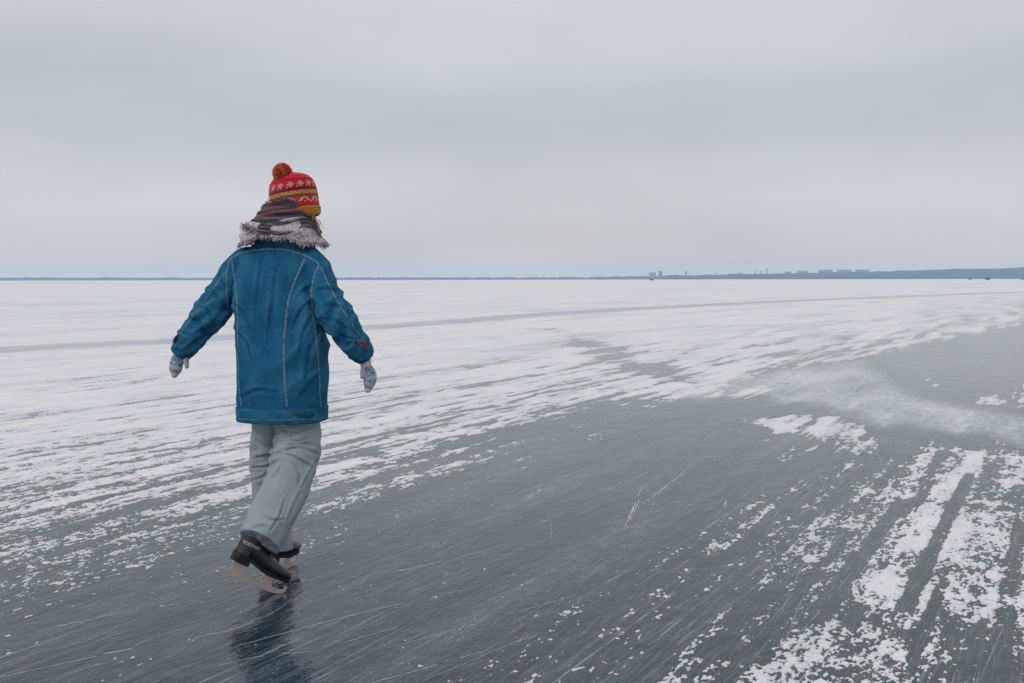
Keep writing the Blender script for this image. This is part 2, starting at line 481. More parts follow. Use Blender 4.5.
bs.inputs['IOR'].default_value = 1.36
bs.inputs['Specular Tint'].default_value = (0.68, 0.90, 1.0, 1)
l.new(map_range(n, l, fr, 0, 0.6, 0.5, 0.25), bs.inputs['Specular IOR Level'])
hb1 = noise_tex(n, l, streaked(34, 13), 1.0, 3, 0.55)
hb2 = noise_tex(n, l, streaked(5, 2.2), 1.0, 3, 0.5)
hh = math_node(n, l, 'MULTIPLY_ADD', hb2, 1.9, hb1)
bmp = node(n, 'ShaderNodeBump', i_Strength=1.0, i_Distance=0.0030)
l.new(hh, bmp.inputs['Height']); l.new(bmp.outputs[0], bs.inputs['Normal'])
ice = link('ice', me, m_ice)
tag(ice, 'smooth dark grey lake ice with skate scratches', kind='structure')
# the lake bed below, out past every edge
me = bpy.data.meshes.new('ground')
me.from_pydata([(-9100, -2600, -.03), (9100, -2600, -.03), (9100, 9000, -.03), (-9100, 9000, -.03)], [], [(0, 1, 2, 3)])
tag(link('ground', me, m_snow), kind='structure')


# ================================================================== marks cut by skates: thin ridges of scraped ice
r_ = random.Random(11)
V, F = [], []


def scrape(pts, width, keep=0.75, wob=0.004):
    p = np.array(pts, float)
    d = np.concatenate([[0], np.cumsum(np.linalg.norm(np.diff(p, axis=0), axis=1))])
    n_ = max(8, int(d[-1] / 0.03))
    k = np.linspace(0, d[-1], n_)
    x = np.interp(k, d, p[:, 0]); y = np.interp(k, d, p[:, 1])
    for _ in range(6):
        x[1:-1] = (x[:-2] + 2 * x[1:-1] + x[2:]) / 4; y[1:-1] = (y[:-2] + 2 * y[1:-1] + y[2:]) / 4
    ph = r_.uniform(0, 9)
    on = True
    tx, ty = np.gradient(x), np.gradient(y)
    L = np.hypot(tx, ty) + 1e-9
    prev = None
    for i in range(n_):
        if r_.random() < 0.30:
            on = r_.random() < keep
        if not on:
            prev = None
            continue
        w = width * r_.uniform(0.25, 1.0) * 0.5 * min(1, 0.25 + 3 * min(i, n_ - 1 - i) / n_)
        sx, sy = -ty[i] / L[i], tx[i] / L[i]
        o = r_.gauss(0, wob * 0.3)
        a = len(V)
        V.extend([(x[i] + sx * (w + o), y[i] + sy * (w + o), 0.0006), (x[i] + sx * o, y[i] + sy * o, 0.0018), (x[i] - sx * (w - o), y[i] - sy * (w - o), 0.0006)])
        if prev is not None:
            F.extend([(prev, prev + 1, a + 1, a), (prev + 1, prev + 2, a + 2, a + 1)])
        prev = a


for pts, w in MARKS:
    scrape(pts, w * .8, 0.5 if w < .009 else 0.92)
    if w > .004:
        scrape([(a + .012, b - .006) for a, b in pts], w * .5, 0.5)
for k in range(300):                               # gentle arcs, mostly along the skating direction
    x0, y0 = r_.uniform(-3.6, 3.2), r_.uniform(2.6, 11)
    s0, t0 = st(x0, y0)
    if not (-4.6 < t0 < -0.9):
        continue
    a = STREAK + r_.gauss(0, 0.16) + (r_.choice((0, 0, 0, 0, 0, 0.35, -0.3)))
    ln = r_.uniform(0.3, 2.0); cv = r_.gauss(0, 0.14)
    pts = []
    for i in range(12):
        q = ln * i / 11
        pts.append((x0 + q * math.sin(a + cv * q / 2), y0 + q * math.cos(a + cv * q / 2)))
    scrape(pts, r_.uniform(.0014, .0040), r_.uniform(.2, .65))
me = bpy.data.meshes.new('skate_marks'); me.from_pydata(V, [], F); me.update()
at = me.attributes.new('thin', 'FLOAT', 'POINT'); at.data.foreach_set('value', np.full(len(V), 0.45, np.float32))
tag(link('skate_marks', me, m_snow), 'thin white scratches left by skates across the dark ice', 'skate marks', kind='stuff')

# ================================================================== far shore
def plain(name, c, rough=0.8, spec=0.3, vary=0.0, scale=20.0):
    m, n, l, bs = mat(name)
    bs.inputs['Roughness'].default_value = rough
    bs.inputs['Specular IOR Level'].default_value = spec
    if vary:
        t = n.new('ShaderNodeTexCoord')
        f = noise_tex(n, l, t.outputs['Object'], scale, 4, 0.6)
        lo = tuple(max(0, v * (1 - vary)) for v in c); hi = tuple(min(1, v * (1 + vary)) for v in c)
        l.new(mix_col(n, l, map_range(n, l, f, 0.3, 0.7), lo, hi), bs.inputs['Base Color'])
    else:
        bs.inputs['Base Color'].default_value = (*c, 1)
    return m


m_wood = plain('far_forest_haze_blue', (0.006, 0.045, 0.095), 0.9, 0.1, 0.5, 0.02)  # blue of the distant haze painted into the tree colour
m_hill, n, l, bs = mat('wooded_hillside')
tc = n.new('ShaderNodeTexCoord')
mp = node(n, 'ShaderNodeMapping', i_Scale=(0.004, 0.02, 0.05)); l.new(tc.outputs['Object'], mp.inputs[0])
f = noise_tex(n, l, mp.outputs[0], 1.0, 5, 0.6)
l.new(mix_col(n, l, map_range(n, l, f, 0.56, 0.70), (0.006, 0.046, 0.098), (0.10, 0.17, 0.25)), bs.inputs['Base Color'])  # haze blue mixed into both the woods and the clearings
bs.inputs['Roughness'].default_value = 0.95

PXM = 1 / 995.6


def far_ridge(name, pts, depth, material, jag, step, seed):
    """pts: (x, y, height). A ridge with a front slope, a crest with uneven tree tops and a back slope."""
    r = np.random.default_rng(seed)
    P = np.array(pts, float)
    xs = np.arange(P[0, 0], P[-1, 0], step)
    yy = np.interp(xs, P[:, 0], P[:, 1]); hh = np.interp(xs, P[:, 0], P[:, 2])
    hh = hh + jag * (r.random(len(xs)) - 0.5) + jag * 0.6 * pnoise(xs / (step * 9), xs * 0, seed)
    rows = []
    for k, (dy, fz) in enumerate([(0, 0.0), (0.02, 0.35), (0.35, 0.75), (0.7, 1.0), (1.0, 0.98), (1.3, 0.0)]):
        z = hh * fz - (0.5 if fz == 0 else 0)
        if fz not in (0.0,):
            z = z + jag * 0.3 * (r.random(len(xs)) - 0.5)
        rows.append(np.stack([xs, yy + depth * dy, z], -1))
    V = np.concatenate(rows)
    return link(name, np_mesh(name, V, grid_quads(6, len(xs))), material)


o = far_ridge('far_forest', [(-6500, 7500, 20), (-4000, 7550, 22), (-2500, 7600, 18), (-1000, 7600, 19), (0, 7600, 17), (1100, 7500, 18), (1600, 7300, 19)], 260, m_wood, 7, 18, 3)
tag(o, 'low dark line of far-off forest along the horizon', 'forest', kind='stuff')
o = far_ridge('hill', [(600, 6700, 16), (1000, 6300, 23), (1300, 6100, 29), (1550, 6000, 33), (1850, 6000, 39), (2150, 6000, 43), (2400, 5900, 48),
                       (2650, 5800, 55), (2900, 5700, 62), (3300, 5600, 68), (4200, 5500, 74), (5500, 5500, 70)], 420, m_hill, 8, 14, 4)
tag(o, 'long low wooded hill rising towards the right of the horizon', kind='structure')

m_conc = [plain('pale_panel_concrete', (0.42, 0.42, 0.44), 0.8), plain('grey_panel_concrete', (0.26, 0.28, 0.31), 0.8), plain('dark_panel_concrete', (0.16, 0.18, 0.21), 0.8)]
m_win = plain('far_window_glass', (0.05, 0.06, 0.08), 0.2)
m_brick = plain('chimney_brick', (0.17, 0.13, 0.12), 0.9)


def box(lo, hi):
    (a, b, c), (d, e, f) = lo, hi
    v = [(a, b, c), (d, b, c), (d, e, c), (a, e, c), (a, b, f), (d, b, f), (d, e, f), (a, e, f)]
    q = [(0, 3, 2, 1), (4, 5, 6, 7), (0, 1, 5, 4), (1, 2, 6, 5), (2, 3, 7, 6), (3, 0, 4, 7)]
    return v, q


def join(pieces):
    V, F = [], []
    for v, q in pieces:
        k = len(V); V += list(v); F += [tuple(i + k for i in f) for f in q]
    return V, F


def build(name, pieces, material, parent=None, smooth=False):
    V, F = join(pieces)
    me = bpy.data.meshes.new(name); me.from_pydata([tuple(v) for v in V], [], F); me.update()
    if smooth:
        me.polygons.foreach_set('use_smooth', [True] * len(me.polygons))
    return link(name, me, material, parent)


def empty(name, loc):
    o = bpy.data.objects.new(name, None); o.location = loc; o.empty_display_size = 0.1
    col.objects.link(o)
    return o


def apartment_block(name, x, y, z, w, d, h, ci, label, group, cat='building'):
    x, y, z, w, h = x * 1.28, y * 1.28, (z - 1.3) * 1.28 + 1.3, w * 1.28, h * 1.20
    e = empty(name, (x, y, z))
    storey = 3.0; ns = max(2, int(h / storey))
    build('wall', [box((-w / 2, 0, -z), (w / 2, d, h))], m_conc[ci], e)
    build('roof', [box((-w / 2 - .4, -.4, h), (w / 2 + .4, d + .4, h + 0.9)), box((-w * .12, d * .3, h + 0.9), (w * .06, d * .8, h + 3.4))], m_conc[2], e)
    for k in range(ns):                                    # one glazed strip per storey: too far to tell panes apart
        build('window_row', [box((-w / 2 + 1.5, -0.12, k * storey + 1.0), (w / 2 - 1.5, 0.2, k * storey + 2.4))], m_win, e)
    tag(e, label, cat, group)
    return e


g = 'buildings on the far shore'
apartment_block('apartment_tower', 868, 6150, 8, 44, 20, 36, 0, 'pale wide tower block at the left end of the far town', g)
apartment_block('apartment_tower', 915, 6130, 8, 22, 20, 46, 2, 'tall dark tower block just right of the pale wide one', g)
apartment_block('apartment_block', 796, 6250, 7, 46, 14, 14, 1, 'low grey block on the shore left of the tower blocks', g)
apartment_block('apartment_block', 742, 6300, 7, 34, 14, 11, 1, 'lowest leftmost block of the far town', g)
apartment_block('apartment_tower', 1085, 6200, 12, 12, 12, 40, 1, 'slim grey tower standing alone between tower blocks and chimneys', g)
apartment_block('apartment_block', 1800, 6160, 33, 66, 14, 20, 1, 'first grey slab block from the left on the hilltop', g)
apartment_block('apartment_block', 1946, 6170, 35, 86, 14, 24, 2, 'second dark slab block from the left on the hilltop', g)
apartment_block('apartment_block', 2068, 6190, 36, 88, 14, 23, 1, 'third grey slab block from the left on the hilltop', g)
apartment_block('apartment_block', 2182, 6200, 38, 80, 14, 22, 2, 'fourth slab block, rightmost of the hilltop row', g)
apartment_block('apartment_block', 1715, 6180, 31, 40, 14, 15, 1, 'small low block left of the hilltop slab row', g)


def chimney(x, y, z, h, r, label):
    x, y, z, h, r = x * 1.28, y * 1.28, z * 1.28, h * 1.28, r * 1.28
    e = empty('factory_chimney', (x, y, z))
    N = 14

    def ring(rr, zz):
        return [(rr * math.cos(2 * math.pi * i / N), rr * math.sin(2 * math.pi * i / N), zz) for i in range(N)]
    V = ring(r, -z) + ring(r * 0.62, h)
    F = [(i, (i + 1) % N, N + (i + 1) % N, N + i) for i in range(N)] + [tuple(range(2 * N - 1, N - 1, -1))]
    build('shaft', [(V, F)], m_brick, e)
    V = ring(r * .74, h - 1.5) + ring(r * .74, h + .6)
    build('rim', [(V, F)], m_conc[1], e)
    tag(e, label, 'chimney', 'factory chimneys of the far town')


for x, h, r, lab in [(1262, 24, 5, 'short stack, leftmost of the far chimneys'), (1345, 22, 4.5, 'short stack under the left smoke plume'),
                     (1412, 21, 5, 'squat stack beneath the right smoke plume'), (1500, 30, 6, 'middling stack left of the tall one'),
                     (1536, 29, 5.5, 'middling stack second from the tall one on its left'), (1572, 44, 6, 'tallest chimney of the far town')]:
    chimney(x, 6140, np.interp(x, [1000, 1300, 1550], [12, 18, 26]), h, r, lab)

# faint smoke over the works
m_smoke = bpy.data.materials.new('thin_smoke'); m_smoke.use_nodes = True
n, l = m_smoke.node_tree.nodes, m_smoke.node_tree.links
n.clear()
out = n.new('ShaderNodeOutputMaterial')
pv = node(n, 'ShaderNodeVolumePrincipled', i_Density=0.011, i_Anisotropy=0.0)
pv.inputs['Color'].default_value = (0.62, 0.64, 0.72, 1)
l.new(pv.outputs[0], out.inputs['Volume'])


def plume(x, y, z, label, seed):
    r = random.Random(seed)
    N, M = 14, 9
    V = []
    for j in range(M):
        k = j / (M - 1)
        c = (x + 70 * k ** 1.6, y, z + 62 * k ** 0.8)
        rad = (4 + 18 * k) * (1 if 0 < j < M - 1 else 0.3)
        for i in range(N):
            a = 2 * math.pi * i / N
            q = rad * r.uniform(0.75, 1.2)
            V.append((c[0] + q * 1.25 * math.cos(a), c[1] + q * math.sin(a), c[2] + 0.35 * q * math.sin(a + 1)))
    F = [(j * N + i, j * N + (i + 1) % N, (j + 1) * N + (i + 1) % N, (j + 1) * N + i) for j in range(M - 1) for i in range(N)]
    F += [tuple(range(N - 1, -1, -1)), tuple(range((M - 1) * N, M * N))]
    o = build('smoke_plume', [(V, F)], m_smoke, None, True)
    tag(o, label, 'smoke', kind='stuff')


plume(1330, 6130, 48, 'faint left plume of smoke drifting over the works', 1)
plume(1402, 6120, 46, 'faint right plume of smoke drifting over the works', 2)

# vehicles and a tent left far out on the ice
m_car = [plain('dark_car_paint', (0.03, 0.035, 0.04), 0.3, 0.5), plain('brown_car_paint', (0.16, 0.12, 0.08), 0.35, 0.5)]
m_glass = plain('car_glass', (0.02, 0.025, 0.03), 0.1, 0.6)
m_tyre = plain('tyre_rubber', (0.02, 0.02, 0.02), 0.9)


def car(x, y, ci, label, van=False):
    e = empty('parked_car', (x, y, 0.006))
    top = 1.95 if van else 1.5
    prof = [(-2.1, .35), (-2.15, .8), (-1.9, .95), (-1.5, top - .05) if van else (-1.25, 1.0), (-1.2, top) if van else (-0.75, top - .08), (1.2, top), (1.9, top - .5) if van else (1.6, 1.0),
            (2.1, .9), (2.15, .4)]
    N = len(prof)
    V = [(p[0], -.85 + (.1 if p[1] > 1.1 else 0), p[1]) for p in prof] + [(p[0], .85 - (.1 if p[1] > 1.1 else 0), p[1]) for p in prof]
    F = [tuple(range(N)), tuple(range(2 * N - 1, N - 1, -1))] + [(i, N + i, N + (i + 1) % N, (i + 1) % N) for i in range(N)]
    build('body', [(V, F)], m_car[ci], e)
    build('side_window', [box((-.9, -.86, 1.05), (1.2, -.74, top - .18))], m_glass, e)
    for wx in (-1.35, 1.35):
        for wy in (-.86, .66):
            W = []
            for k in range(12):
                a = 2 * math.pi * k / 12
                W += [(wx + .33 * math.cos(a), wy, .33 + .33 * math.sin(a)), (wx + .33 * math.cos(a), wy + .2, .33 + .33 * math.sin(a))]
            q = [(2 * k, (2 * k + 2) % 24, (2 * k + 3) % 24, 2 * k + 1) for k in range(12)] + [tuple(range(0, 24, 2)), tuple(range(23, 0, -2))]
            build('wheel', [(W, q)], m_tyre, e)
    tag(e, label, 'car', 'cars parked far out on the ice')


car(140.2, 1000, 1, 'tiny brownish car far out on the ice below the tower blocks')
car(485, 1015, 0, 'tiny dark van far out on the ice below the wooded hill', True)
car(575, 1250, 0, 'tiny dark car far out on the ice left of the dark van')
car(610, 1190, 1, 'tiny brownish car on the ice at the far right end of the shore')

# ================================================================== the skater
F_PX = 995.6


def P(px, py, Y):
    """a point seen at that place in the photograph, Y metres ahead"""
    return Vector(((px - 512) / F_PX * Y, Y, EYE - (py - 279.5) / F_PX * Y))


def catmull(pts, rad, per=8):
    """smooth path through pts; rad: (ra, rb) per point"""
    p = [np.array(q, float) for q in pts]; r = [np.array(q, float) for q in rad]
    p = [2 * p[0] - p[1]] + p + [2 * p[-1] - p[-2]]; r = [r[0]] + r + [r[-1]]
    C, D = [], []
    for i in range(1, len(p) - 2):
        for k in range(per):
            t = k / per

            def cr(a):
                return 0.5 * (2 * a[i] + (a[i + 1] - a[i - 1]) * t + (2 * a[i - 1] - 5 * a[i] + 4 * a[i + 1] - a[i + 2]) * t * t + (3 * a[i] - a[i - 1] - 3 * a[i + 1] + a[i + 2]) * t ** 3)
            C.append(cr(p)); D.append(cr(r))
    C.append(p[-2]); D.append(r[-2])
    return np.array(C), np.maximum(np.array(D), 1e-4)


def tube(pts, rad, ref=(0, 1, 0), seg=20, per=8, caps=True, power=2.0):
    rad = [(q, q) if not hasattr(q, '__len__') else q for q in rad]
    C, D = catmull(pts, rad, per)
    T = np.gradient(C, axis=0); T /= np.linalg.norm(T, axis=1)[:, None]
    ref = np.array(ref, float)
    V = []
    for c, d, t in zip(C, D, T):
        side = np.cross(t, ref); side /= np.linalg.norm(side) + 1e-9
        b = np.cross(side, t)
        for i in range(seg):
            a = 2 * math.pi * i / seg
            ca, sa = math.cos(a), math.sin(a)
            if power != 2.0:
                ca = math.copysign(abs(ca) ** (2 / power), ca); sa = math.copysign(abs(sa) ** (2 / power), sa)
            V.append(c + side * d[0] * ca + b * d[1] * sa)
    M = len(C)
    F = [(j * seg + i, j * seg + (i + 1) % seg, (j + 1) * seg + (i + 1) % seg, (j + 1) * seg + i) for j in range(M - 1) for i in range(seg)]
    if caps:
        F += [tuple(range(seg - 1, -1, -1)), tuple(range((M - 1) * seg, M * seg))]
    return V, F


def ellipsoid(c, r, seg=20, rings=12, rot=None):
    V = [Vector((0, 0, -1))]
    for j in range(1, rings):
        ph = -math.pi / 2 + math.pi * j / rings
        for i in range(seg):
            a = 2 * math.pi * i / seg
            V.append(Vector((math.cos(ph) * math.cos(a), math.cos(ph) * math.sin(a), math.sin(ph))))
    V.append(Vector((0, 0, 1)))
    F = [(0, 1 + (i + 1) % seg, 1 + i) for i in range(seg)]
    for j in range(rings - 2):
        a = 1 + j * seg
        F += [(a + i, a + (i + 1) % seg, a + seg + (i + 1) % seg, a + seg + i) for i in range(seg)]
    k = len(V) - 1; a = 1 + (rings - 2) * seg
    F += [(a + i, a + (i + 1) % seg, k) for i in range(seg)]
    rot = rot or Matrix.Identity(3)
    return [Vector(c) + rot @ Vector((v.x * r[0], v.y * r[1], v.z * r[2])) for v in V], F


def fuse(name, pieces, voxel, iters=6):
    """pieces grown together into one continuous skin"""
    V, F = join(pieces)
    me = bpy.data.meshes.new(name + '_raw'); me.from_pydata([tuple(v) for v in V], [], F); me.update()
    bm = bmesh.new(); bm.from_mesh(me); bmesh.ops.recalc_face_normals(bm, faces=bm.faces[:]); bm.to_mesh(me); bm.free()
    ob = bpy.data.objects.new(name + '_raw', me); col.objects.link(ob)
    m = ob.modifiers.new('r', 'REMESH'); m.mode = 'VOXEL'; m.voxel_size = voxel
    m = ob.modifiers.new('s', 'SMOOTH'); m.factor = 0.5; m.iterations = iters
    dg = bpy.context.evaluated_depsgraph_get()
    out = bpy.data.meshes.new_from_object(ob.evaluated_get(dg))
    out.name = name
    bpy.data.objects.remove(ob); bpy.data.meshes.remove(me)
    out.polygons.foreach_set('use_smooth', [True] * len(out.polygons))
    return out


def co_no(me):
    c = np.empty(len(me.vertices) * 3, np.float32); me.vertices.foreach_get('co', c)
    me.update()
    nn = np.empty(len(me.vertices) * 3, np.float32)
    me.vertex_normals.foreach_get('vector', nn)
    return c.reshape(-1, 3).astype(float), nn.reshape(-1, 3).astype(float)


def displace(me, h):
    c, nn = co_no(me)
    c = c + nn * np.asarray(h)[:, None]
    me.vertices.foreach_set('co', c.astype(np.float32).ravel()); me.update()


def along(c, pts, ref=(0, 1, 0)):
    """for every vertex: metres along a limb's path, angle round it, distance from it"""
    C, _ = catmull(pts, [(1, 1)] * len(pts), 6)
    seg = np.linalg.norm(np.diff(C, axis=0), axis=1); cum = np.concatenate([[0], np.cumsum(seg)])
    best = np.full(len(c), 1e9); q = np.zeros(len(c)); ang = np.zeros(len(c))
    ref = np.array(ref, float)
    for i in range(len(seg)):
        u = (C[i + 1] - C[i]) / seg[i]
        rel = c - C[i]
        k = np.clip(rel @ u, 0, seg[i])
        r = rel - k[:, None] * u
        d = np.linalg.norm(r, axis=1)
        side = np.cross(u, ref); side /= np.linalg.norm(side); b = np.cross(side, u)
        a = np.arctan2(r @ b, r @ side)
        m = d < best
        best[m] = d[m]; q[m] = cum[i] + k[m]; ang[m] = a[m]
    return q, ang, best, cum[-1]


def resample(pts, step):
    C, _ = catmull([Vector((p[0], p[1], 0)) for p in pts], [(1, 1)] * len(pts), 14)
    d = np.concatenate([[0], np.cumsum(np.linalg.norm(np.diff(C, axis=0), axis=1))])
    k = np.arange(0, d[-1], step)
    return [(np.interp(v, d, C[:, 0]), np.interp(v, d, C[:, 1])) for v in k] + [(C[-1, 0], C[-1, 1])]


def crease(me, lines, depth, width, side=1.0):
    """press folds into cloth along lines given as seen from behind"""
    c, nn = co_no(me)
    px = 512 + c[:, 0] / c[:, 1] * F_PX; py = 279.5 + (EYE - c[:, 2]) / c[:, 1] * F_PX
    h = np.zeros(len(c))
    back = sstep(0.25, -0.15, nn[:, 1])
    for k, pts in enumerate(lines):
        q = resample(pts, 3.0)
        dmin = np.full(len(c), 1e9); sg = np.zeros(len(c)); al_ = np.zeros(len(c))
        for i, ((ax, ay), (bx, by)) in enumerate(zip(q[:-1], q[1:])):
            ux, uy = bx - ax, by - ay; L2 = ux * ux + uy * uy + 1e-9
            t = np.clip(((px - ax) * ux + (py - ay) * uy) / L2, 0, 1)
            d = np.hypot(px - ax - t * ux, py - ay - t * uy)
            m = d < dmin
            dmin[m] = d[m]; al_[m] = (i + t[m]) / (len(q) - 1)
            sg[m] = np.sign(ux * (py[m] - ay) - uy * (px[m] - ax))
        sd_ = dmin * sg * (1 if ux > 0 else -1)              # >0 below the line
        fade = np.sin(np.pi * np.clip(al_ * 0.86 + 0.07, 0, 1)) ** 0.7
        w = width * (0.8 + 0.4 * ((k * 7) % 5) / 4)
        h += depth * fade * (-1.0 * np.exp(-(sd_ / w) ** 2) + 0.75 * np.exp(-((sd_ + 2.0 * w) / (1.5 * w)) ** 2) + 0.35 * np.exp(-((sd_ - 2.2 * w) / (1.8 * w)) ** 2))
    displace(me, h * back)


def set_color(me, colors, name='tone'):
    at = me.color_attributes.new(name, 'FLOAT_COLOR', 'POINT')
    c = np.ones((len(me.vertices), 4), np.float32); c[:, :3] = colors
    at.data.foreach_set('color', c.ravel())


# ------------------------------------------------------------------ materials
m_denim, n, l, bs = mat('blue_denim')
tc = n.new('ShaderNodeTexCoord')
f1 = noise_tex(n, l, tc.outputs['Object'], 7, 5, 0.6)
f2 = noise_tex(n, l, tc.outputs['Object'], 190, 4, 0.75)
mpv = node(n, 'ShaderNodeMapping', i_Scale=(190, 190, 30)); l.new(tc.outputs['Object'], mpv.inputs[0])
f3 = noise_tex(n, l, mpv.outputs[0], 1.0, 3, 0.6)
c1 = mix_col(n, l, map_range(n, l, f1, 0.3, 0.72), (0.002, 0.060, 0.138), (0.008, 0.105, 0.208))
c2 = mix_col(n, l, map_range(n, l, f3, 0.42, 0.72, 0, 0.60), c1, (0.020, 0.170, 0.295))
c3 = mix_col(n, l, map_range(n, l, f2, 0.42, 0.70, 0, 0.62), c2, (0.002, 0.045, 0.105))
wr_ = node(n, 'ShaderNodeAttribute', attribute_name='wear')
wf = math_node(n, l, 'MULTIPLY', wr_.outputs['Fac'], map_range(n, l, noise_tex(n, l, tc.outputs['Object'], 90, 4, 0.7), 0.3, 0.7, 0.25, 1.0), clamp=True)
l.new(mix_col(n, l, wf, c3, (0.050, 0.215, 0.335)), bs.inputs['Base Color'])
bs.inputs['Roughness'].default_value = 0.85; bs.inputs['Specular IOR Level'].default_value = 0.15
bs.inputs['Sheen Weight'].default_value = 0.0; bs.inputs['Sheen Roughness'].default_value = 0.5
bs.inputs['Sheen Tint'].default_value = (0.5, 0.8, 1, 1)
bmp = node(n, 'ShaderNodeBump', i_Strength=0.25, i_Distance=0.0012)
f4 = noise_tex(n, l, tc.outputs['Object'], 55, 5, 0.65); l.new(f4, bmp.inputs['Height']); l.new(bmp.outputs[0], bs.inputs['Normal'])

m_seam, n, l, bs = mat('worn_denim_seam')
tc = n.new('ShaderNodeTexCoord')
f1 = noise_tex(n, l, tc.outputs['Object'], 120, 3, 0.6)
l.new(mix_col(n, l, map_range(n, l, f1, 0.36, 0.60), (0.012, 0.085, 0.165), (0.12, 0.23, 0.325)), bs.inputs['Base Color'])
bs.inputs['Roughness'].default_value = 0.9

m_trs, n, l, bs = mat('grey_blue_snow_trouser')
tc = n.new('ShaderNodeTexCoord')
f1 = noise_tex(n, l, tc.outputs['Object'], 9, 4, 0.6)
f2 = noise_tex(n, l, tc.outputs['Object'], 500, 2, 0.5)
c1 = mix_col(n, l, map_range(n, l, f1, 0.3, 0.7), (0.262, 0.310, 0.348), (0.305, 0.355, 0.394))
l.new(mix_col(n, l, map_range(n, l, f2, 0.4, 0.7, 0, 0.25), c1, (0.20, 0.245, 0.285)), bs.inputs['Base Color'])
bs.inputs['Roughness'].default_value = 0.7; bs.inputs['Specular IOR Level'].default_value = 0.25
bmp = node(n, 'ShaderNodeBump', i_Strength=0.4, i_Distance=0.003)
f4 = noise_tex(n, l, tc.outputs['Object'], 40, 5, 0.6, 0.6); l.new(f4, bmp.inputs['Height']); l.new(bmp.outputs[0], bs.inputs['Normal'])


def knit_material(name, rough=0.95, bump=0.002, scale=260):
    m, n, l, bs = mat(name)
    a = node(n, 'ShaderNodeVertexColor', layer_name='tone')
    tc = n.new('ShaderNodeTexCoord')
    f = noise_tex(n, l, tc.outputs['Object'], scale, 3, 0.7)
    mm = n.new('ShaderNodeVectorMath'); mm.operation = 'SCALE'
    l.new(a.outputs['Color'], mm.inputs[0]); l.new(map_range(n, l, f, 0.25, 0.75, 0.6, 1.35), mm.inputs['Scale'])
    l.new(mm.outputs[0], bs.inputs['Base Color'])
    bs.inputs['Roughness'].default_value = rough; bs.inputs['Specular IOR Level'].default_value = 0.1
    bs.inputs['Sheen Weight'].default_value = 0.25
    b = node(n, 'ShaderNodeBump', i_Strength=0.6, i_Distance=bump)
    l.new(f, b.inputs['Height']); l.new(b.outputs[0], bs.inputs['Normal'])
    return m


m_knit = knit_material('wool_knit')
m_scarf = knit_material('woven_scarf_wool', 0.95, 0.003, 190)
m_mitten = knit_material('mitten_knit', 0.95, 0.002, 320)
m_skin = plain('skin', (0.55, 0.33, 0.25), 0.5, 0.4, 0.06, 30)
m_hair = plain('auburn_hair', (0.32, 0.13, 0.055), 0.5, 0.4, 0.4, 150)
m_boot = plain('black_boot_leather', (0.010, 0.012, 0.013), 0.38, 0.5, 0.3, 40)
m_boot2 = plain('dark_grey_boot_panel', (0.022, 0.027, 0.029), 0.55, 0.4, 0.2, 60)
m_sole = plain('black_sole', (0.008, 0.008, 0.009), 0.6, 0.4)
m_print = plain('white_print', (0.62, 0.58, 0.58), 0.6)
m_lace = plain('black_lace', (0.015, 0.015, 0.016), 0.9)
m_red = plain('red_lining', (0.33, 0.015, 0.025), 0.9, 0.2, 0.5, 120)
m_black = plain('dark_lining', (0.012, 0.012, 0.016), 0.95)
m_copper = plain('dull_copper_button', (0.11, 0.065, 0.055), 0.45, 0.6)
m_copper.node_tree.nodes['Principled BSDF'].inputs['Metallic'].default_value = 0.6
m_steel, n, l, bs = mat('blade_steel')
bs.inputs['Base Color'].default_value = (0.70, 0.58, 0.54, 1); bs.inputs['Metallic'].default_value = 0.75; bs.inputs['Roughness'].default_value = 0.42

# ------------------------------------------------------------------ pose
YAW = R(12)
FW = np.array([math.sin(YAW), math.cos(YAW), 0]); RT = np.array([math.cos(YAW), -math.sin(YAW), 0])
BASE = Vector((-1.01, 4.38, 0))

# torso: height, centre x, centre y, half width, half depth of the jacket
TOR = np.array([
    (0.690, -1.003, 4.345, .191, .150),
    (0.760, -1.004, 4.345, .193, .152),
    (0.900, -1.007, 4.350, .193, .150),
    (1.050, -1.011, 4.358, .195, .148),
    (1.180, -1.014, 4.368, .200, .147),
    (1.290, -1.016, 4.380, .198, .140),
    (1.370, -1.017, 4.390, .187, .126),
    (1.425, -1.017, 4.398, .160, .108),
    (1.475, -1.014, 4.405, .115, .088),
    (1.530, -1.010, 4.410, .075, .075)])
W_R, W_L = P(364.5, 356.5, 4.33), P(181, 351, 4.42)
ARM_R = [P(300, 257, 4.37), P(312, 266, 4.345), P(324, 294, 4.30), P(341, 324, 4.275), P(355, 342.5, 4.30), W_R]
ARM_L = [P(257, 257, 4.44), P(242, 266, 4.455), P(226, 290, 4.42), P(211, 312, 4.395), P(194, 333.5, 4.40), W_L]


def torso_at(z):
    return [np.interp(z, TOR[:, 0], TOR[:, k]) for k in range(1, 5)]


def torso_point(z, a, off=0.0, power=2.5):
    cx, cy, A, B_ = torso_at(z)
    ca, sa = math.cos(a), math.sin(a)
    ca = math.copysign(abs(ca) ** (2 / power), ca); sa = math.copysign(abs(sa) ** (2 / power), sa)
    v = np.array([cx, cy, z]) + RT * (A + off) * ca + FW * (B_ + off) * sa
    return v


def loft_rings(rings, caps=True):
    seg = len(rings[0])
    V = [v for r in rings for v in r]
    F = [(j * seg + i, j * seg + (i + 1) % seg, (j + 1) * seg + (i + 1) % seg, (j + 1) * seg + i) for j in range(len(rings) - 1) for i in range(seg)]
    if caps:
        F += [tuple(range(seg - 1, -1, -1)), tuple(range((len(rings) - 1) * seg, len(rings) * seg))]
    return V, F


def put(name, me, material, parent):
    o = link(name, me, material)
    o.parent = parent
    if parent is PERSON:
        o.matrix_parent_inverse = Matrix.Translation(-BASE)
    return o


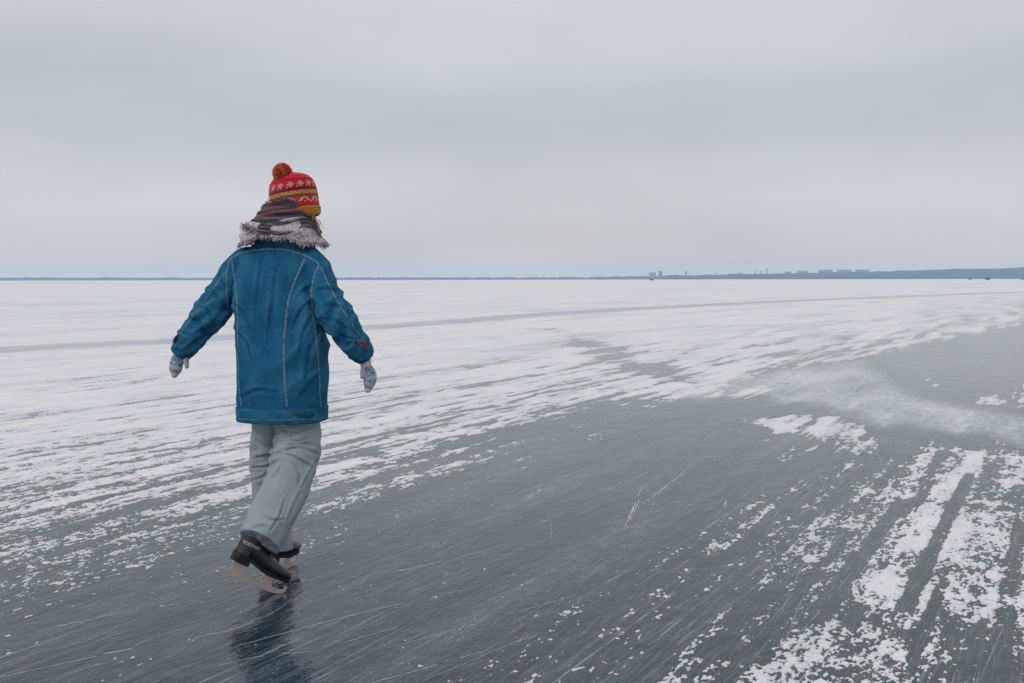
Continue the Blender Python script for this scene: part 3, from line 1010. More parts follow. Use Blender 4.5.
def put_pieces(name, pieces, material, parent, smooth=True):
    o = build(name, pieces, material, None, smooth)
    o.parent = parent
    if parent is PERSON:
        o.matrix_parent_inverse = Matrix.Translation(-BASE)
    return o


# legs
LEG_R = [P(296, 392, 4.36), P(297, 425, 4.35), P(295, 456, 4.30), P(288, 483, 4.24), P(273, 512, 4.15), P(266, 528, 4.105), P(258.5, 541.5, 4.065)]
LEG_L = [P(269, 392, 4.42), P(269, 425, 4.44), P(268, 458, 4.47), P(268, 484, 4.47), P(271, 512, 4.43), P(275, 536, 4.40), P(276, 551, 4.39)]

# ------------------------------------------------------------------ body (one continuous skin under the clothes, with head and face)
HEAD = P(294, 201, 4.42)
HR = Matrix.Rotation(R(-42), 3, 'Z') @ Matrix.Rotation(R(-8), 3, 'Y')      # looks ahead and to the right


def hp(x, y, z):
    return HEAD + HR @ Vector((x, y, z))


body_parts = [loft_rings([[torso_point(z, 2 * math.pi * i / 24, -0.035) for i in range(24)] for z in np.linspace(0.80, 1.50, 14)]),
              tube([P(285, 240, 4.41), P(288, 222, 4.42), HEAD], [.055, .052, .05], seg=16),
              ellipsoid(HEAD, (.073, .090, .108), 24, 16, HR),
              ellipsoid(hp(0, .030, -.055), (.055, .055, .055), 16, 10, HR),            # jaw
              tube([hp(0, .082, .012), hp(0, .098, -.012), hp(0, .107, -.026), hp(0, .088, -.034)], [.008, .010, .014, .010], seg=10),  # nose
              ellipsoid(hp(-.031, .079, .012), (.014, .008, .008), 10, 8, HR), ellipsoid(hp(.031, .079, .012), (.014, .008, .008), 10, 8, HR),
              ellipsoid(hp(0, .083, -.056), (.024, .010, .007), 12, 8, HR), ellipsoid(hp(0, .080, -.068), (.020, .010, .007), 12, 8, HR),
              ellipsoid(hp(-.074, .0, -.005), (.010, .018, .030), 10, 8, HR), ellipsoid(hp(.074, .0, -.005), (.010, .018, .030), 10, 8, HR)]
for arm in (ARM_R, ARM_L):
    body_parts.append(tube(arm, [.045, .045, .040, .036, .030, .024], seg=14))
for leg in (LEG_R, LEG_L):
    body_parts.append(tube(leg, [.085, .078, .065, .054, .050, .042, .038], seg=16))
for w, tip, th in ((W_R, P(369, 386, 4.345), P(362.3, 374, 4.33)), (W_L, P(175.5, 372, 4.43), P(187, 365, 4.41))):
    m = (w + tip) / 2
    body_parts.append(tube([w, m, tip], [(.026, .018), (.024, .014), (.016, .008)], seg=12))
    body_parts.append(tube([w * .7 + m * .3, th], [.010, .007], seg=8))
me = fuse('person', body_parts, 0.007, 3)
c, _ = co_no(me)
me.transform(Matrix.Translation(-BASE))
PERSON = link('person', me, m_skin)
PERSON.location = BASE
tag(PERSON, 'person in blue denim jacket and red knit hat skating away across the ice', 'person')
bpy.context.view_layer.update()

# ------------------------------------------------------------------ trousers
hips = loft_rings([[torso_point(z, 2 * math.pi * i / 28, -0.018) for i in range(28)] for z in np.linspace(0.70, 0.86, 5)])
tr = [hips,
      tube(LEG_R, [(.092, .10), (.096, .10), (.098, .10), (.098, .098), (.095, .098), (.092, .096), (.090, .092)], seg=24),
      tube(LEG_L, [(.080, .095), (.074, .095), (.070, .092), (.073, .088), (.072, .085), (.070, .085), (.070, .085)], seg=24)]
me = fuse('trousers', tr, 0.0042, 7)
c, nn = co_no(me)
h = np.zeros(len(c))
qr, ar, dr, Lr = along(c, LEG_R)
ql, al, dl, Ll = along(c, LEG_L)
for q, a, d, L, sd, kn in ((qr, ar, dr, Lr, 1, 0.25), (ql, al, dl, Ll, 2, 0.30)):
    own = (d <= np.minimum(dr, dl) + 1e-6).astype(float)
    ring = pnoise(q / 0.055 + 1.1 * np.sin(a + sd), a * 0.75 + 3 * sd, 40 + sd)
    ring2 = 1 - 2 * np.abs(pnoise(q / 0.085 - 0.9 * np.cos(a), a * 0.9 + 7 * sd, 50 + sd))
    lng = pnoise(q / 0.22, a * 1.3 + 5 * sd, 60 + sd)
    knee = np.exp(-((q - kn) / 0.11) ** 2); hem = sstep(L - 0.16, L - 0.02, q)
    h += own * (0.0090 * knee * ring2 + 0.005 * (0.22 + knee + 0.5 * hem) * ring + 0.008 * lng)
h *= sstep(0.86, 0.70, c[:, 2]) * 0.9 + 0.1
displace(me, h)
crease(me, [[(276, 431), (287, 439), (297, 441), (309, 437)], [(285, 436), (299, 430), (312, 426)], [(277, 453), (289, 449), (301, 448), (317, 454)],
            [(280, 453.5), (293, 456.5), (304, 462.5), (311, 467)], [(283, 460), (293, 464), (299, 472), (298, 484)], [(317, 459), (308, 475), (301, 488)],
            [(286, 445.5), (301, 443.5), (318, 446)], [(279, 424), (286, 430), (292, 434)], [(270, 480), (276, 474), (281, 466)],
            [(253, 458), (264, 456), (278, 453)], [(252, 467.5), (266, 466), (278, 460)], [(253, 480), (262, 477), (268, 472)], [(257, 440), (264, 446), (272, 447)],
            [(262, 515), (272, 520), (284, 519)], [(252, 528), (262, 526), (270, 530)], [(284, 500), (279, 515), (270, 530)], [(300, 492), (293, 506), (287, 522)]], 0.0072, 1.35)
TROUSERS = put('trousers', me, m_trs, PERSON)
tag(TROUSERS, 'grey-blue wide snow trousers')

# ------------------------------------------------------------------ jacket
jk = [loft_rings([[torso_point(z, 2 * math.pi * i / 40) for i in range(40)] for z in np.concatenate([np.linspace(0.700, 1.36, 24), np.linspace(1.38, 1.53, 8)])]),
      tube(ARM_R, [(.060, .060), (.070, .074), (.068, .074), (.062, .068), (.050, .056), (.041, .046)], seg=24),
      tube(ARM_L, [(.060, .060), (.070, .074), (.070, .074), (.066, .070), (.053, .057), (.047, .050)], seg=24)]
me = fuse('jacket', jk, 0.0044, 8)
c, nn = co_no(me); c_before = c.copy()
qr, ar, dr, Lr = along(c, ARM_R)
ql, al, dl, Ll = along(c, ARM_L)
u = (c - np.array([-1.012, 4.37, 0])) @ RT
z = c[:, 2]
wr = sstep(0.11, 0.075, dr) * sstep(0.10, 0.20, qr); wl = sstep(0.11, 0.075, dl) * sstep(0.10, 0.20, ql)
h = np.zeros(len(c))
tors = (1 - np.maximum(wr, wl))
dep = (c - np.array([-1.012, 4.37, 0])) @ FW
uu = u + 0.6 * dep
fold1 = pnoise(uu / 0.10 + 0.25 * z / 0.1, z / 0.36, 71)
fold2 = 1 - 2 * np.abs(pnoise(uu / 0.15 - z / 0.16, z / 0.20 + 3, 72))
fold3 = pnoise(uu / 0.045, z / 0.10, 73)
side_r = sstep(0.04, 0.16, u) * sstep(1.32, 1.18, z)
arm_pull = np.exp(-((z - 1.22) / 0.13) ** 2) * sstep(0.06, 0.18, np.abs(u))
h += tors * (0.0085 * fold1 + 0.0115 * fold2 * (0.30 + 0.9 * side_r + arm_pull) + 0.0022 * fold3) * (0.10 + 0.90 * sstep(0.745, 0.86, z))
for q, a, w, sd, L in ((qr, ar, wr, 1, Lr), (ql, al, wl, 2, Ll)):
    ring = 1 - 2 * np.abs(pnoise(q / 0.075 + 0.9 * np.sin(a + 0.7 * sd), a * 0.8 + 4 * sd, 80 + sd))
    ring2 = pnoise(q / 0.042 + 0.7 * np.cos(a), a * 1.1 + 9 * sd, 90 + sd)
    elb = np.exp(-((q - L * 0.60) / 0.10) ** 2) + 0.8 * np.exp(-((q - L * 0.88) / 0.06) ** 2)
    h += w * (0.0120 * ring * (0.35 + elb) + 0.0065 * ring2 * (0.35 + elb))
displace(me, h)
crease(me, [[(313, 299), (301, 310), (292, 330)], [(314, 313), (304, 331), (299, 354)], [(319, 332), (309, 352), (305, 384)], [(312, 286), (303, 290), (297, 300)],
            [(230, 301), (242, 312), (250, 330)], [(234, 330), (246, 342), (252, 362)], [(240, 398), (256, 390), (276, 392)], [(322, 372), (310, 384), (300, 398)],
            [(321, 318), (335, 321), (349, 330)], [(325, 305), (338, 306), (350, 313)], [(338, 334), (350, 338), (360, 340)], [(318, 290), (328, 288), (338, 292)],
            [(207, 336), (199, 322), (190, 319)], [(216, 326), (208, 310), (199, 306)], [(227, 308), (217, 296), (210, 290)], [(198, 345), (190, 335), (181, 332)],
            [(229, 288), (222, 280), (220, 272)], [(345, 348), (352, 342), (361, 346)], [(262, 255), (258, 285), (256, 320)], [(276, 268), (272, 300), (268, 345)]], 0.0058, 1.6)
c2_, _ = co_no(me)
rel = ((c2_ - c_before) * nn).sum(axis=1)
wear = np.clip(rel / 0.010, 0, 1) * 0.55
at = me.attributes.new('wear', 'FLOAT', 'POINT'); at.data.foreach_set('value', wear.astype(np.float32))
JACKET = put('jacket', me, m_denim, PERSON)
tag(JACKET, 'long blue denim jacket with pale seams')
c, _ = co_no(me)
jbvh = BVHTree.FromPolygons([tuple(v) for v in c], [tuple(p.vertices) for p in me.polygons])
EYEP = Vector((0, 0, EYE))


def on_cloth(px, py, bvh=None):
    d = (P(px, py, 4.3) - EYEP).normalized()
    hit = (bvh or jbvh).ray_cast(EYEP, d)
    if hit[0] is None:
        near = (bvh or jbvh).find_nearest(P(px, py, 4.3))
        return near[0], near[1]
    return hit[0], hit[1]


def seam(name, pts, parent, width=0.0055, lift=0.0022, material=None, bvh=None, step=1.2):
    hits = [on_cloth(x, y, bvh) for x, y in resample(pts, step)]
    V = []; prof = [(-1, -0.8), (-0.75, 0.8), (0, 1.0), (0.75, 0.8), (1, -0.8)]
    for i, (p, nn_) in enumerate(hits):
        t = (hits[min(i + 1, len(hits) - 1)][0] - hits[max(i - 1, 0)][0]).normalized()
        sd_ = nn_.cross(t).normalized()
        for k, hgt in prof:
            V.append(p + sd_ * width * 1.2 * k * (1 + 0.25 * math.sin(i * 2.1)) + nn_ * lift * hgt * (1 + 0.35 * math.sin(i * 1.7)))
    m = len(prof)
    F = [(i * m + k, i * m + k + 1, (i + 1) * m + k + 1, (i + 1) * m + k) for i in range(len(hits) - 1) for k in range(m - 1)]
    return put_pieces(name, [(V, F)], material or m_seam, parent)


seam('yoke_seam', [(231, 258), (242, 252), (257.6, 249.5), (273, 248.3), (288, 249.8), (303.7, 254.4), (316, 261.5), (319.7, 265.5)], JACKET, 0.0045)
seam('back_seam', [(232, 259), (234, 275), (236.8, 300), (237.8, 343), (238.5, 380), (241, 406)], JACKET, 0.004)
seam('back_seam', [(305, 258), (297.6, 275), (290, 295), (286, 318), (284, 349), (284.7, 380), (287, 406)], JACKET, 0.0048)
seam('side_seam', [(312.5, 312), (316, 337), (318.5, 364), (320.5, 406)], JACKET, 0.004)
seam('armhole_seam', [(319, 266), (314.5, 275), (311.5, 291), (312.5, 309)], JACKET, 0.0045)
seam('armhole_seam', [(230.5, 258), (227, 271), (227, 291), (228.5, 308)], JACKET, 0.0035)
seam('sleeve_seam', [(321, 267), (331.5, 290), (346, 315), (360, 336)], JACKET, 0.0035)
seam('sleeve_seam', [(225, 272), (199, 308), (180, 334)], JACKET, 0.003)

# hem band with its tab and buttons
NB = 64
outer, inner = [], []
bz = [0.690, 0.694, 0.715, 0.738, 0.748, 0.752]
for zz in bz:
    off = 0.0035 if 0.691 < zz < 0.750 else 0.0012
    outer.append([torso_point(zz, 2 * math.pi * i / NB, off + 0.0012 * math.sin(7 * 2 * math.pi * i / NB) + 0.0008 * math.sin(19 * 2 * math.pi * i / NB + zz * 60)) for i in range(NB)])
rings_ = [[torso_point(0.752, 2 * math.pi * i / NB, -0.006) for i in range(NB)]] + outer[::-1] + [[torso_point(0.690, 2 * math.pi * i / NB, -0.012) for i in range(NB)]]
V, F = loft_rings(rings_[::-1], False)
BAND = put_pieces('hem_band', [(V, F)], m_denim, JACKET)
at = BAND.data.attributes.new('wear', 'FLOAT', 'POINT')
at.data.foreach_set('value', np.array([max(0, 0.55 * r_.random() + 0.3 * math.sin(k_ * 0.9)) for k_ in range(len(V))], np.float32))
bbvh = BVHTree.FromPolygons([tuple(v) for v in V], F)
seam('hem_seam', [(239, 406.6), (255, 407.4), (280, 407.7), (305, 407.2), (323, 406)], BAND, 0.0042, 0.002, bvh=bbvh)
seam('hem_seam', [(238.5, 418.6), (255, 419.4), (280, 419.7), (305, 419.2), (323.5, 418)], BAND, 0.0018, 0.0014, bvh=bbvh)


def disc_on(p, nrm, r, h, seg=16):
    t = nrm.orthogonal().normalized(); b = nrm.cross(t)
    V = []
    for rr, hh in ((r, -h), (r, h * .6), (r * .8, h), (r * .35, h * .7)):
        for i in range(seg):
            a = 2 * math.pi * i / seg
            V.append(p + t * rr * math.cos(a) + b * rr * math.sin(a) + nrm * hh)
    F = [(j * seg + i, j * seg + (i + 1) % seg, (j + 1) * seg + (i + 1) % seg, (j + 1) * seg + i) for j in range(3) for i in range(seg)]
    F.append(tuple(range(3 * seg, 4 * seg)))
    return V, F


tab_c, tab_n = on_cloth(304, 413.5, bbvh)
seam('hem_tab', [(296, 413.4), (304, 413.6), (313, 413.2)], BAND, 0.0125, 0.0028, m_denim, bbvh)
for bx_ in (293.0, 302.0):
    p, nn_ = on_cloth(bx_, 413.4, bbvh)
    put_pieces('button', [disc_on(p + nn_ * (0.003 if bx_ > 300 else 0.0005), nn_, 0.0072, 0.0022)], m_copper, BAND)

# cuffs: a turned band round each wrist, slit on the outer side with its lining showing
for arm, rr, slit_px, lin, lin_c in ((ARM_R, .0385, [(356.5, 340), (362.5, 343.5), (368.5, 348.5)], m_red, 0), (ARM_L, .0455, [(180.5, 334), (176.5, 338), (174.8, 345)], m_black, 1)):
    w = arm[-1]; dr_ = (arm[-1] - arm[-2]).normalized()
    pts = [w - dr_ * .050, w - dr_ * .030, w - dr_ * .010, w + dr_ * .008]
    Vo, Fo = tube(pts, [(rr * 1.10, rr * 1.13), (rr * 1.14, rr * 1.16), (rr * 1.10, rr * 1.12), (rr * 1.02, rr * 1.05)], seg=28, per=3, caps=False)
    Vi, Fi = tube([pts[-1], w - dr_ * .03], [(rr * .98, rr), (rr * .9, rr * .92)], seg=28, per=2, caps=False)
    CUFF = put_pieces('cuff', [(Vo, Fo), (Vi, Fi)], m_denim, JACKET)
    allb = BVHTree.FromPolygons([tuple(v) for v in Vo], Fo)
    # lens-shaped opening
    pl = resample(slit_px, 0.7)
    V = []; K = len(pl)
    hits = [on_cloth(x, y, None) for x, y in pl]
    for i, (p, nn_) in enumerate(hits):
        t = (hits[min(i + 1, K - 1)][0] - hits[max(i - 1, 0)][0]).normalized(); sd_ = nn_.cross(t).normalized()
        ww = 0.0085 * math.sin(math.pi * (i + 0.3) / (K - 0.4 + 0.3)) ** 0.8
        for k in (-1, 0, 1):
            V.append(p + sd_ * ww * k + nn_ * (0.0035 - 0.001 * abs(k)))
    F = [(i * 3 + k, i * 3 + k + 1, i * 3 + k + 4, i * 3 + k + 3) for i in range(K - 1) for k in (0, 1)]
    put_pieces('cuff_opening', [(V, F)], lin, JACKET)
    for sgn in (-1, 1):
        VV = []
        for i, (p, nn_) in enumerate(hits):
            t = (hits[min(i + 1, K - 1)][0] - hits[max(i - 1, 0)][0]).normalized(); sd_ = nn_.cross(t).normalized()
            ww = 0.0085 * math.sin(math.pi * (i + 0.3) / (K - 0.4 + 0.3)) ** 0.8 + 0.001
            VV.append(p + sd_ * ww * sgn + nn_ * 0.003)
        put_pieces('cuff_placket', [tube(VV, [0.0019] * len(VV), seg=6, per=1)], m_seam, JACKET)
# ------------------------------------------------------------------ mittens
BLUE, PALE, NAVY, CREAM = np.array((.13, .25, .33)), np.array((.42, .47, .50)), np.array((.055, .09, .13)), np.array((.62, .57, .54))


def mitten(w, mid, tip, th0, th1, cuff_from, rw, ref, label, tipc):
    pcs = [tube([cuff_from, w, w * .55 + mid * .45, mid, mid * .45 + tip * .55, tip], [(rw * .86, rw * .80), (rw * .84, rw * .75), (rw * 1.08, rw * .72), (rw * 1.12, rw * .70), (rw * 1.0, rw * .64), (rw * .55, rw * .42)], ref=ref, seg=20),
           ellipsoid(tip, (rw * .6, rw * .6, rw * .5), 12, 8),
           tube([th0, th0 * .5 + th1 * .5, th1], [rw * .42, rw * .46, rw * .36], ref=ref, seg=14), ellipsoid(th1, (rw * .36,) * 3, 10, 8)]
    me = fuse('mitten', pcs, 0.0034, 3)
    c, nn = co_no(me)
    q, a, d, L = along(c, [w, mid, tip], ref)
    displace(me, 0.0009 * np.sin(q / 0.0045 * 2 * math.pi))
    cell_q = np.floor(q / 0.0062); cell_a = np.floor(a / (2 * math.pi) * 22)
    col_ = np.tile(PALE, (len(c), 1))
    pat = (np.mod(cell_q + cell_a, 2) < 1) & (np.mod(cell_q, 5) < 3)
    col_[pat] = BLUE
    dots = (np.mod(cell_q, 5) == 1) & (np.mod(cell_a, 3) == 0)
    col_[dots] = NAVY
    band = (q > 0.012) & (q < 0.030)
    col_[band] = np.where((np.mod(cell_a[band], 3) == 0)[:, None], PALE * .8, BLUE)
    behind = ((c - np.array(w)) @ np.array((mid - w).normalized())) < 0.004
    col_[behind] = CREAM
    thd = along(c, [th0, th1], ref)[2]
    onthumb = (thd < d * 0.8) & ~behind
    col_[onthumb] = np.where((np.mod(cell_q[onthumb], 2) == 0)[:, None], PALE * .75, PALE)
    col_[(q > L - tipc)] = CREAM * .85
    set_color(me, col_)
    o = put('mitten', me, m_mitten, PERSON)
    tag(o, label)


mitten(P(366, 365, 4.335), P(370.3, 377, 4.34), P(367.6, 389.5, 4.345), P(363.5, 366, 4.335), P(362.0, 377.0, 4.325), P(363, 352, 4.33), 0.0255, (0, 1, 0), 'pale blue patterned knit mitten with cream cuff', 0.008)
mitten(P(178.5, 354, 4.42), P(176, 364.5, 4.42), P(174.3, 374.5, 4.425), P(185, 354, 4.405), P(186.8, 366.0, 4.395), P(182, 345, 4.42), 0.0270, (0, 1, 0), 'teal patterned knit mitten with pale tip', 0.010)

# ------------------------------------------------------------------ hat
HB, HT = P(297.5, 218.0, 4.42), P(289.0, 168.0, 4.42)
hax = (HT - HB).normalized(); hx = Vector((0, -1, 0)); hx = (hx - hax * hx.dot(hax)).normalized(); hy = hax.cross(hx)
SC, RH = 112, 0.0053                           # stitches round, row height
RED, DRED, MUST, CRM, WHT, MAR, ORG = [np.array(v) for v in ((.64, .020, .034), (.40, .012, .024), (.46, .20, .022), (.50, .30, .12), (.60, .52, .48), (.17, .012, .028), (.40, .07, .02))]
prof_h = [0.0, .006, .034, .040, .046, .10, .140, .165, .184, .196, .203, .206]
prof_r = [.092, .099, .104, .102, .102, .103, .100, .091, .075, .052, .028, .003]
NR = int(.206 / RH)
FLAKE = ["..#....", ".#.#...", "#.#.#..", ".#.#...", "..#...."]
ZIG = {0: (3,), 1: (2, 3, 4), 2: (1, 2, 4, 5), 3: (0, 1, 5, 6)}


def hat_colour(row, k):
    hgt = row * RH
    if hgt < .039:
        return MUST * (0.86 if row % 2 else 1.06)
    r = row - int(.039 / RH) - 1
    if r < 3:
        return RED if r else DRED
    if r < 8:                                  # white zigzag with dots
        kk = k % 11
        tri = abs(kk - 5.5)
        if abs((r - 3) * 1.35 - tri * 1.0 + 0.2) < 1.0:
            return WHT
        if r == 3 and kk in (0, 11):
            return WHT
        return ORG if (r > 5 and (k + r) % 3) else RED
    if r < 10:
        return (MAR if (k + r) % 3 == 0 else ORG)
    if r < 13:
        return CRM if (k // 2 + r) % 3 else MUST
    if r < 16:
        return MAR if (k + r) % 2 else DRED
    if r < 22:
        kk = k % 8; rr = r - 16
        if rr < 5 and kk < 7 and FLAKE[rr][kk] == '#':
            return WHT
        if rr == 0 and kk == 7:
            return WHT
        return MAR if rr < 2 and (k % 2) else RED
    return RED if r > 23 else DRED


V, Fq, Cc = [], [], []
for row in range(NR + 1):
    for s_ in range(3):
        if row == NR and s_ > 0:
            break
        hh = min((row + s_ / 3) * RH, 0.206)
        rr = np.interp(hh, prof_h, prof_r) + 0.0022 * math.sin(math.pi * (s_ / 3)) + (0.0 if hh > .038 else 0.002)
        for k in range(SC * 2):
            a = 2 * math.pi * k / (SC * 2)
            rk = rr * (1 + 0.022 * (k % 2) * min(1, rr / .08)) + 0.002 * math.sin(3 * a + 1) * (1 if hh > .04 else .3)
            V.append(HB + hax * hh + (hx * math.cos(a) + hy * math.sin(a)) * rk)
W2 = SC * 2
nrows = len(V) // W2
Fq = [(j * W2 + i, j * W2 + (i + 1) % W2, (j + 1) * W2 + (i + 1) % W2, (j + 1) * W2 + i) for j in range(nrows - 1) for i in range(W2)]
Cc = [hat_colour(j // 3, i // 2) for j in range(nrows - 1) for i in range(W2)]
c_end = .039


def hat_piece(name, sel, parent):
    me = bpy.data.meshes.new(name)
    idx = {}; vv = []; ff = []; cc = []
    for f_, c_ in zip(Fq, Cc):
        pass
    for j in range(len(Fq)):
        if not sel(j // W2):
            continue
        f_ = []
        for v in Fq[j]:
            if v not in idx:
                idx[v] = len(vv); vv.append(tuple(V[v]))
            f_.append(idx[v])
        ff.append(tuple(f_)); cc.append(Cc[j])
    me.from_pydata(vv, [], ff); me.update()
    me.polygons.foreach_set('use_smooth', [True] * len(ff))
    at = me.color_attributes.new('tone', 'FLOAT_COLOR', 'CORNER')
    arr = np.ones((len(ff), 4, 4), np.float32); arr[:, :, :3] = np.array(cc)[:, None, :]
    at.data.foreach_set('color', arr.ravel())
    return put(name, me, m_knit, parent)


cuff_rows = int(.039 / RH) * 3
HAT = hat_piece('hat', lambda j: j >= cuff_rows, PERSON)
tag(HAT, 'red patterned knit hat with mustard brim and pompom')
hat_piece('hat_brim', lambda j: j < cuff_rows, HAT)
# pompom: a ball of cut yarn ends
pc = P(282.5, 172.5, 4.37); PR = 0.042
V, F, C4 = [], [], []
r_ = random.Random(5)
for k in range(1500):
    zz = 1 - 2 * (k + .5) / 1500; a = k * 2.39996
    d = Vector((math.sqrt(1 - zz * zz) * math.cos(a), math.sqrt(1 - zz * zz) * math.sin(a), zz))
    d = (d + Vector((r_.gauss(0, .1), r_.gauss(0, .1), r_.gauss(0, .1)))).normalized()
    t = d.orthogonal().normalized(); t = Quaternion(d, r_.uniform(0, 6.28)) @ t; b = d.cross(t)
    ln = PR * r_.uniform(.90, 1.10); i0 = len(V); wd = .0022
    for rr, w_ in ((.25, .4), (.8, 1.0), (1.0, .75)):
        V += [pc + d * ln * rr + t * wd * w_, pc + d * ln * rr - t * wd * w_ * .5 + b * wd * w_ * .87, pc + d * ln * rr - t * wd * w_ * .5 - b * wd * w_ * .87]
    for j in (0, 3):
        F += [(i0 + j + q, i0 + j + (q + 1) % 3, i0 + j + 3 + (q + 1) % 3, i0 + j + 3 + q) for q in range(3)]
    F.append((i0 + 6, i0 + 7, i0 + 8))
    sect = math.sin(4 * math.atan2(d.y, d.x) + 3 * d.z)
    cc = MUST * 1.35 if (sect > .45 or (d.x < -.35 and d.z > -.2 and r_.random() < .75)) else (RED * 1.25 if r_.random() < .65 else DRED * 1.3)
    C4 += [cc * r_.uniform(.6, 1.15)] * 9
me = bpy.data.meshes.new('pompom'); me.from_pydata([tuple(v) for v in V], [], F); me.update()
set_color(me, np.array(C4))
put('pompom', me, m_knit, HAT)

# ------------------------------------------------------------------ hair
strands = []
for k in range(70):
    s0 = HEAD + HR @ Vector((r_.uniform(.030, .082), r_.uniform(-.06, .04), r_.uniform(-.03, .0)))
    if k < 45:
        s1 = P(r_.uniform(300, 313), r_.uniform(224, 232), r_.uniform(4.36, 4.44)); e1 = s1 + Vector((r_.uniform(-.01, .012), r_.uniform(-.01, .01), -.03))
        rad = .0042
    else:
        s1 = P(r_.uniform(295, 312), r_.uniform(218, 226), r_.uniform(4.38, 4.44)); e1 = s1 + Vector((r_.uniform(0, .02), 0, -.05)); rad = .0045
    md = (s0 + s1) / 2 + Vector((r_.uniform(0, .010), r_.uniform(-.01, .01), 0))
    strands.append(tube([s0, md, s1, e1], [rad, rad, rad * .8, rad * .3], seg=6, per=4))
for k in range(40):
    s0 = P(r_.uniform(302, 314.5), r_.uniform(208, 214), r_.uniform(4.36, 4.46)); s1 = P(r_.uniform(306, 317.5), r_.uniform(222, 226), r_.uniform(4.35, 4.44))
    e1 = s1 + Vector((r_.uniform(-.005, .014), r_.uniform(-.01, .01), -r_.uniform(.02, .045)))
    strands.append(tube([s0, (s0 + s1) / 2 + Vector((r_.uniform(0, .006), 0, 0)), s1, e1], [.004, .0042, .0036, .0012], seg=6, per=4))
for k in range(16):                                        # loose wisps
    s0 = P(r_.uniform(311, 316), r_.uniform(217, 222), 4.38)
    s1 = s0 + Vector((r_.uniform(.006, .03), r_.uniform(-.02, .02), -r_.uniform(.02, .05)))
    e1 = s1 + Vector((r_.uniform(-.004, .03), r_.uniform(-.02, .02), -r_.uniform(.01, .035)))
    strands.append(tube([s0, (s0 + s1) / 2 + Vector((.006, 0, .002)), s1, e1], [.0011, .0011, .0009, .0004], seg=5, per=4))
put_pieces('hair', strands, m_hair, PERSON)

# ------------------------------------------------------------------ scarf
GR, PUR, MRN, TEA, LGT, DK = [np.array(v) for v in ((.15, .135, .155), (.060, .048, .066), (.135, .050, .058), (.03, .10, .14), (.50, .455, .46), (.022, .022, .028))]


def wrap_surface(nu, nv, fn):
    V = []; UVs = []
    for j in range(nv):
        for i in range(nu):
            th = 2 * math.pi * i / nu; v = j / (nv - 1)
            V.append(fn(th, v)); UVs.append((th, v))
    F = [(j * nu + i, j * nu + (i + 1) % nu, (j + 1) * nu + (i + 1) % nu, (j + 1) * nu + i) for j in range(nv - 1) for i in range(nu)]
    return V, F, UVs


def ang_d(a, b):
    return abs((a - b + math.pi) % (2 * math.pi) - math.pi)


# th: 0 = her right as seen (+x), pi/2 = far side, pi = left, 3pi/2 = towards the viewer
BK = 1.5 * math.pi


def upper(th, v):
    top = 1.648 - 0.055 * (1 - math.cos(th - BK - 0.0 + 0.28)) - 0.012 * math.sin(2 * th)
    bot = 1.490 + 0.040 * math.exp(-(ang_d(th, BK + 0.85) / 0.42) ** 2) + 0.022 * math.exp(-(ang_d(th, BK - 0.95) / 0.35) ** 2)
    z = bot + (top - bot) * v
    prof = math.sin(math.pi * min(1, 0.22 + 0.62 * v))
    fold = 0.0075 * math.sin(2 * math.pi * (3.4 * v + 0.32 * math.cos(th - 0.4) + 0.10 * math.sin(3 * th))) * (1 - 0.6 * v)
    fold += 0.004 * math.sin(2 * math.pi * (6.3 * v - 0.5 * math.sin(th + 1)))
    A = 0.158 - 0.078 * v ** 1.25 + 0.012 * prof + fold; B_ = 0.128 - 0.030 * v + 0.012 * prof + fold
    cx = -1.008 + 0.016 * v - 0.012 * v * (math.cos(th) < -0.2); cy = 4.392 + 0.012 * v
    return Vector((cx + A * math.cos(th), cy + B_ * math.sin(th), z))


def lower(th, v):
    rgt = math.exp(-(ang_d(th, BK + 0.75) / 0.62) ** 2); lft = math.exp(-(ang_d(th, BK - 0.95) / 0.5) ** 2)
    bot = 1.488 - 0.022 * rgt - 0.014 * lft - 0.026 * abs(math.cos(th)) ** 2 + 0.004 * math.sin(9 * th)
    topz = 1.540 + 0.030 * rgt + 0.014 * lft
    z = bot + (topz - bot) * v
    fold = 0.006 * math.sin(2 * math.pi * (1.6 * v + 0.5 * math.sin(th * 1.5))) + 0.004 * math.sin(7 * th + 3 * v)
    A = 0.190 - 0.040 * v ** 1.2 + fold; B_ = 0.140 - 0.014 * v + fold + 0.016 * rgt + 0.008 * lft
    return Vector((-1.017 + A * math.cos(th), 4.395 + B_ * math.sin(th), z))


def scarf_part(name, fn, nu, nv, colour, parent, label=None):
    V, F, UV = wrap_surface(nu, nv, fn)
    me = bpy.data.meshes.new(name); me.from_pydata([tuple(v) for v in V], [], F); me.update()
    me.polygons.foreach_set('use_smooth', [True] * len(F))
    set_color(me, np.array([colour(t, v) for t, v in UV]))
    o = put(name, me, m_scarf, parent)
    md = o.modifiers.new('thickness', 'SOLIDIFY'); md.thickness = 0.007; md.offset = -1
    if label:
        tag(o, label)
    return o


def col_upper(th, v):
    s = v + 0.10 * math.cos(th - 0.4) + 0.02 * math.sin(3 * th)
    s = (s * 1.0)
    c = PUR
    for lo, hi, k in ((.05, .10, GR), (.16, .19, MRN), (.24, .30, GR), (.36, .375, TEA), (.375, .40, DK), (.44, .50, GR * .8), (.56, .60, DK), (.62, .70, MRN), (.76, .80, GR * .7), (.86, .94, MRN)):
        if lo <= s < hi:
            c = k
    if math.cos(th) < -0.15 and v > 0.5:
        c = c * .5 + MRN * .5
    if v > .95:
        c = DK * 1.5
    return c


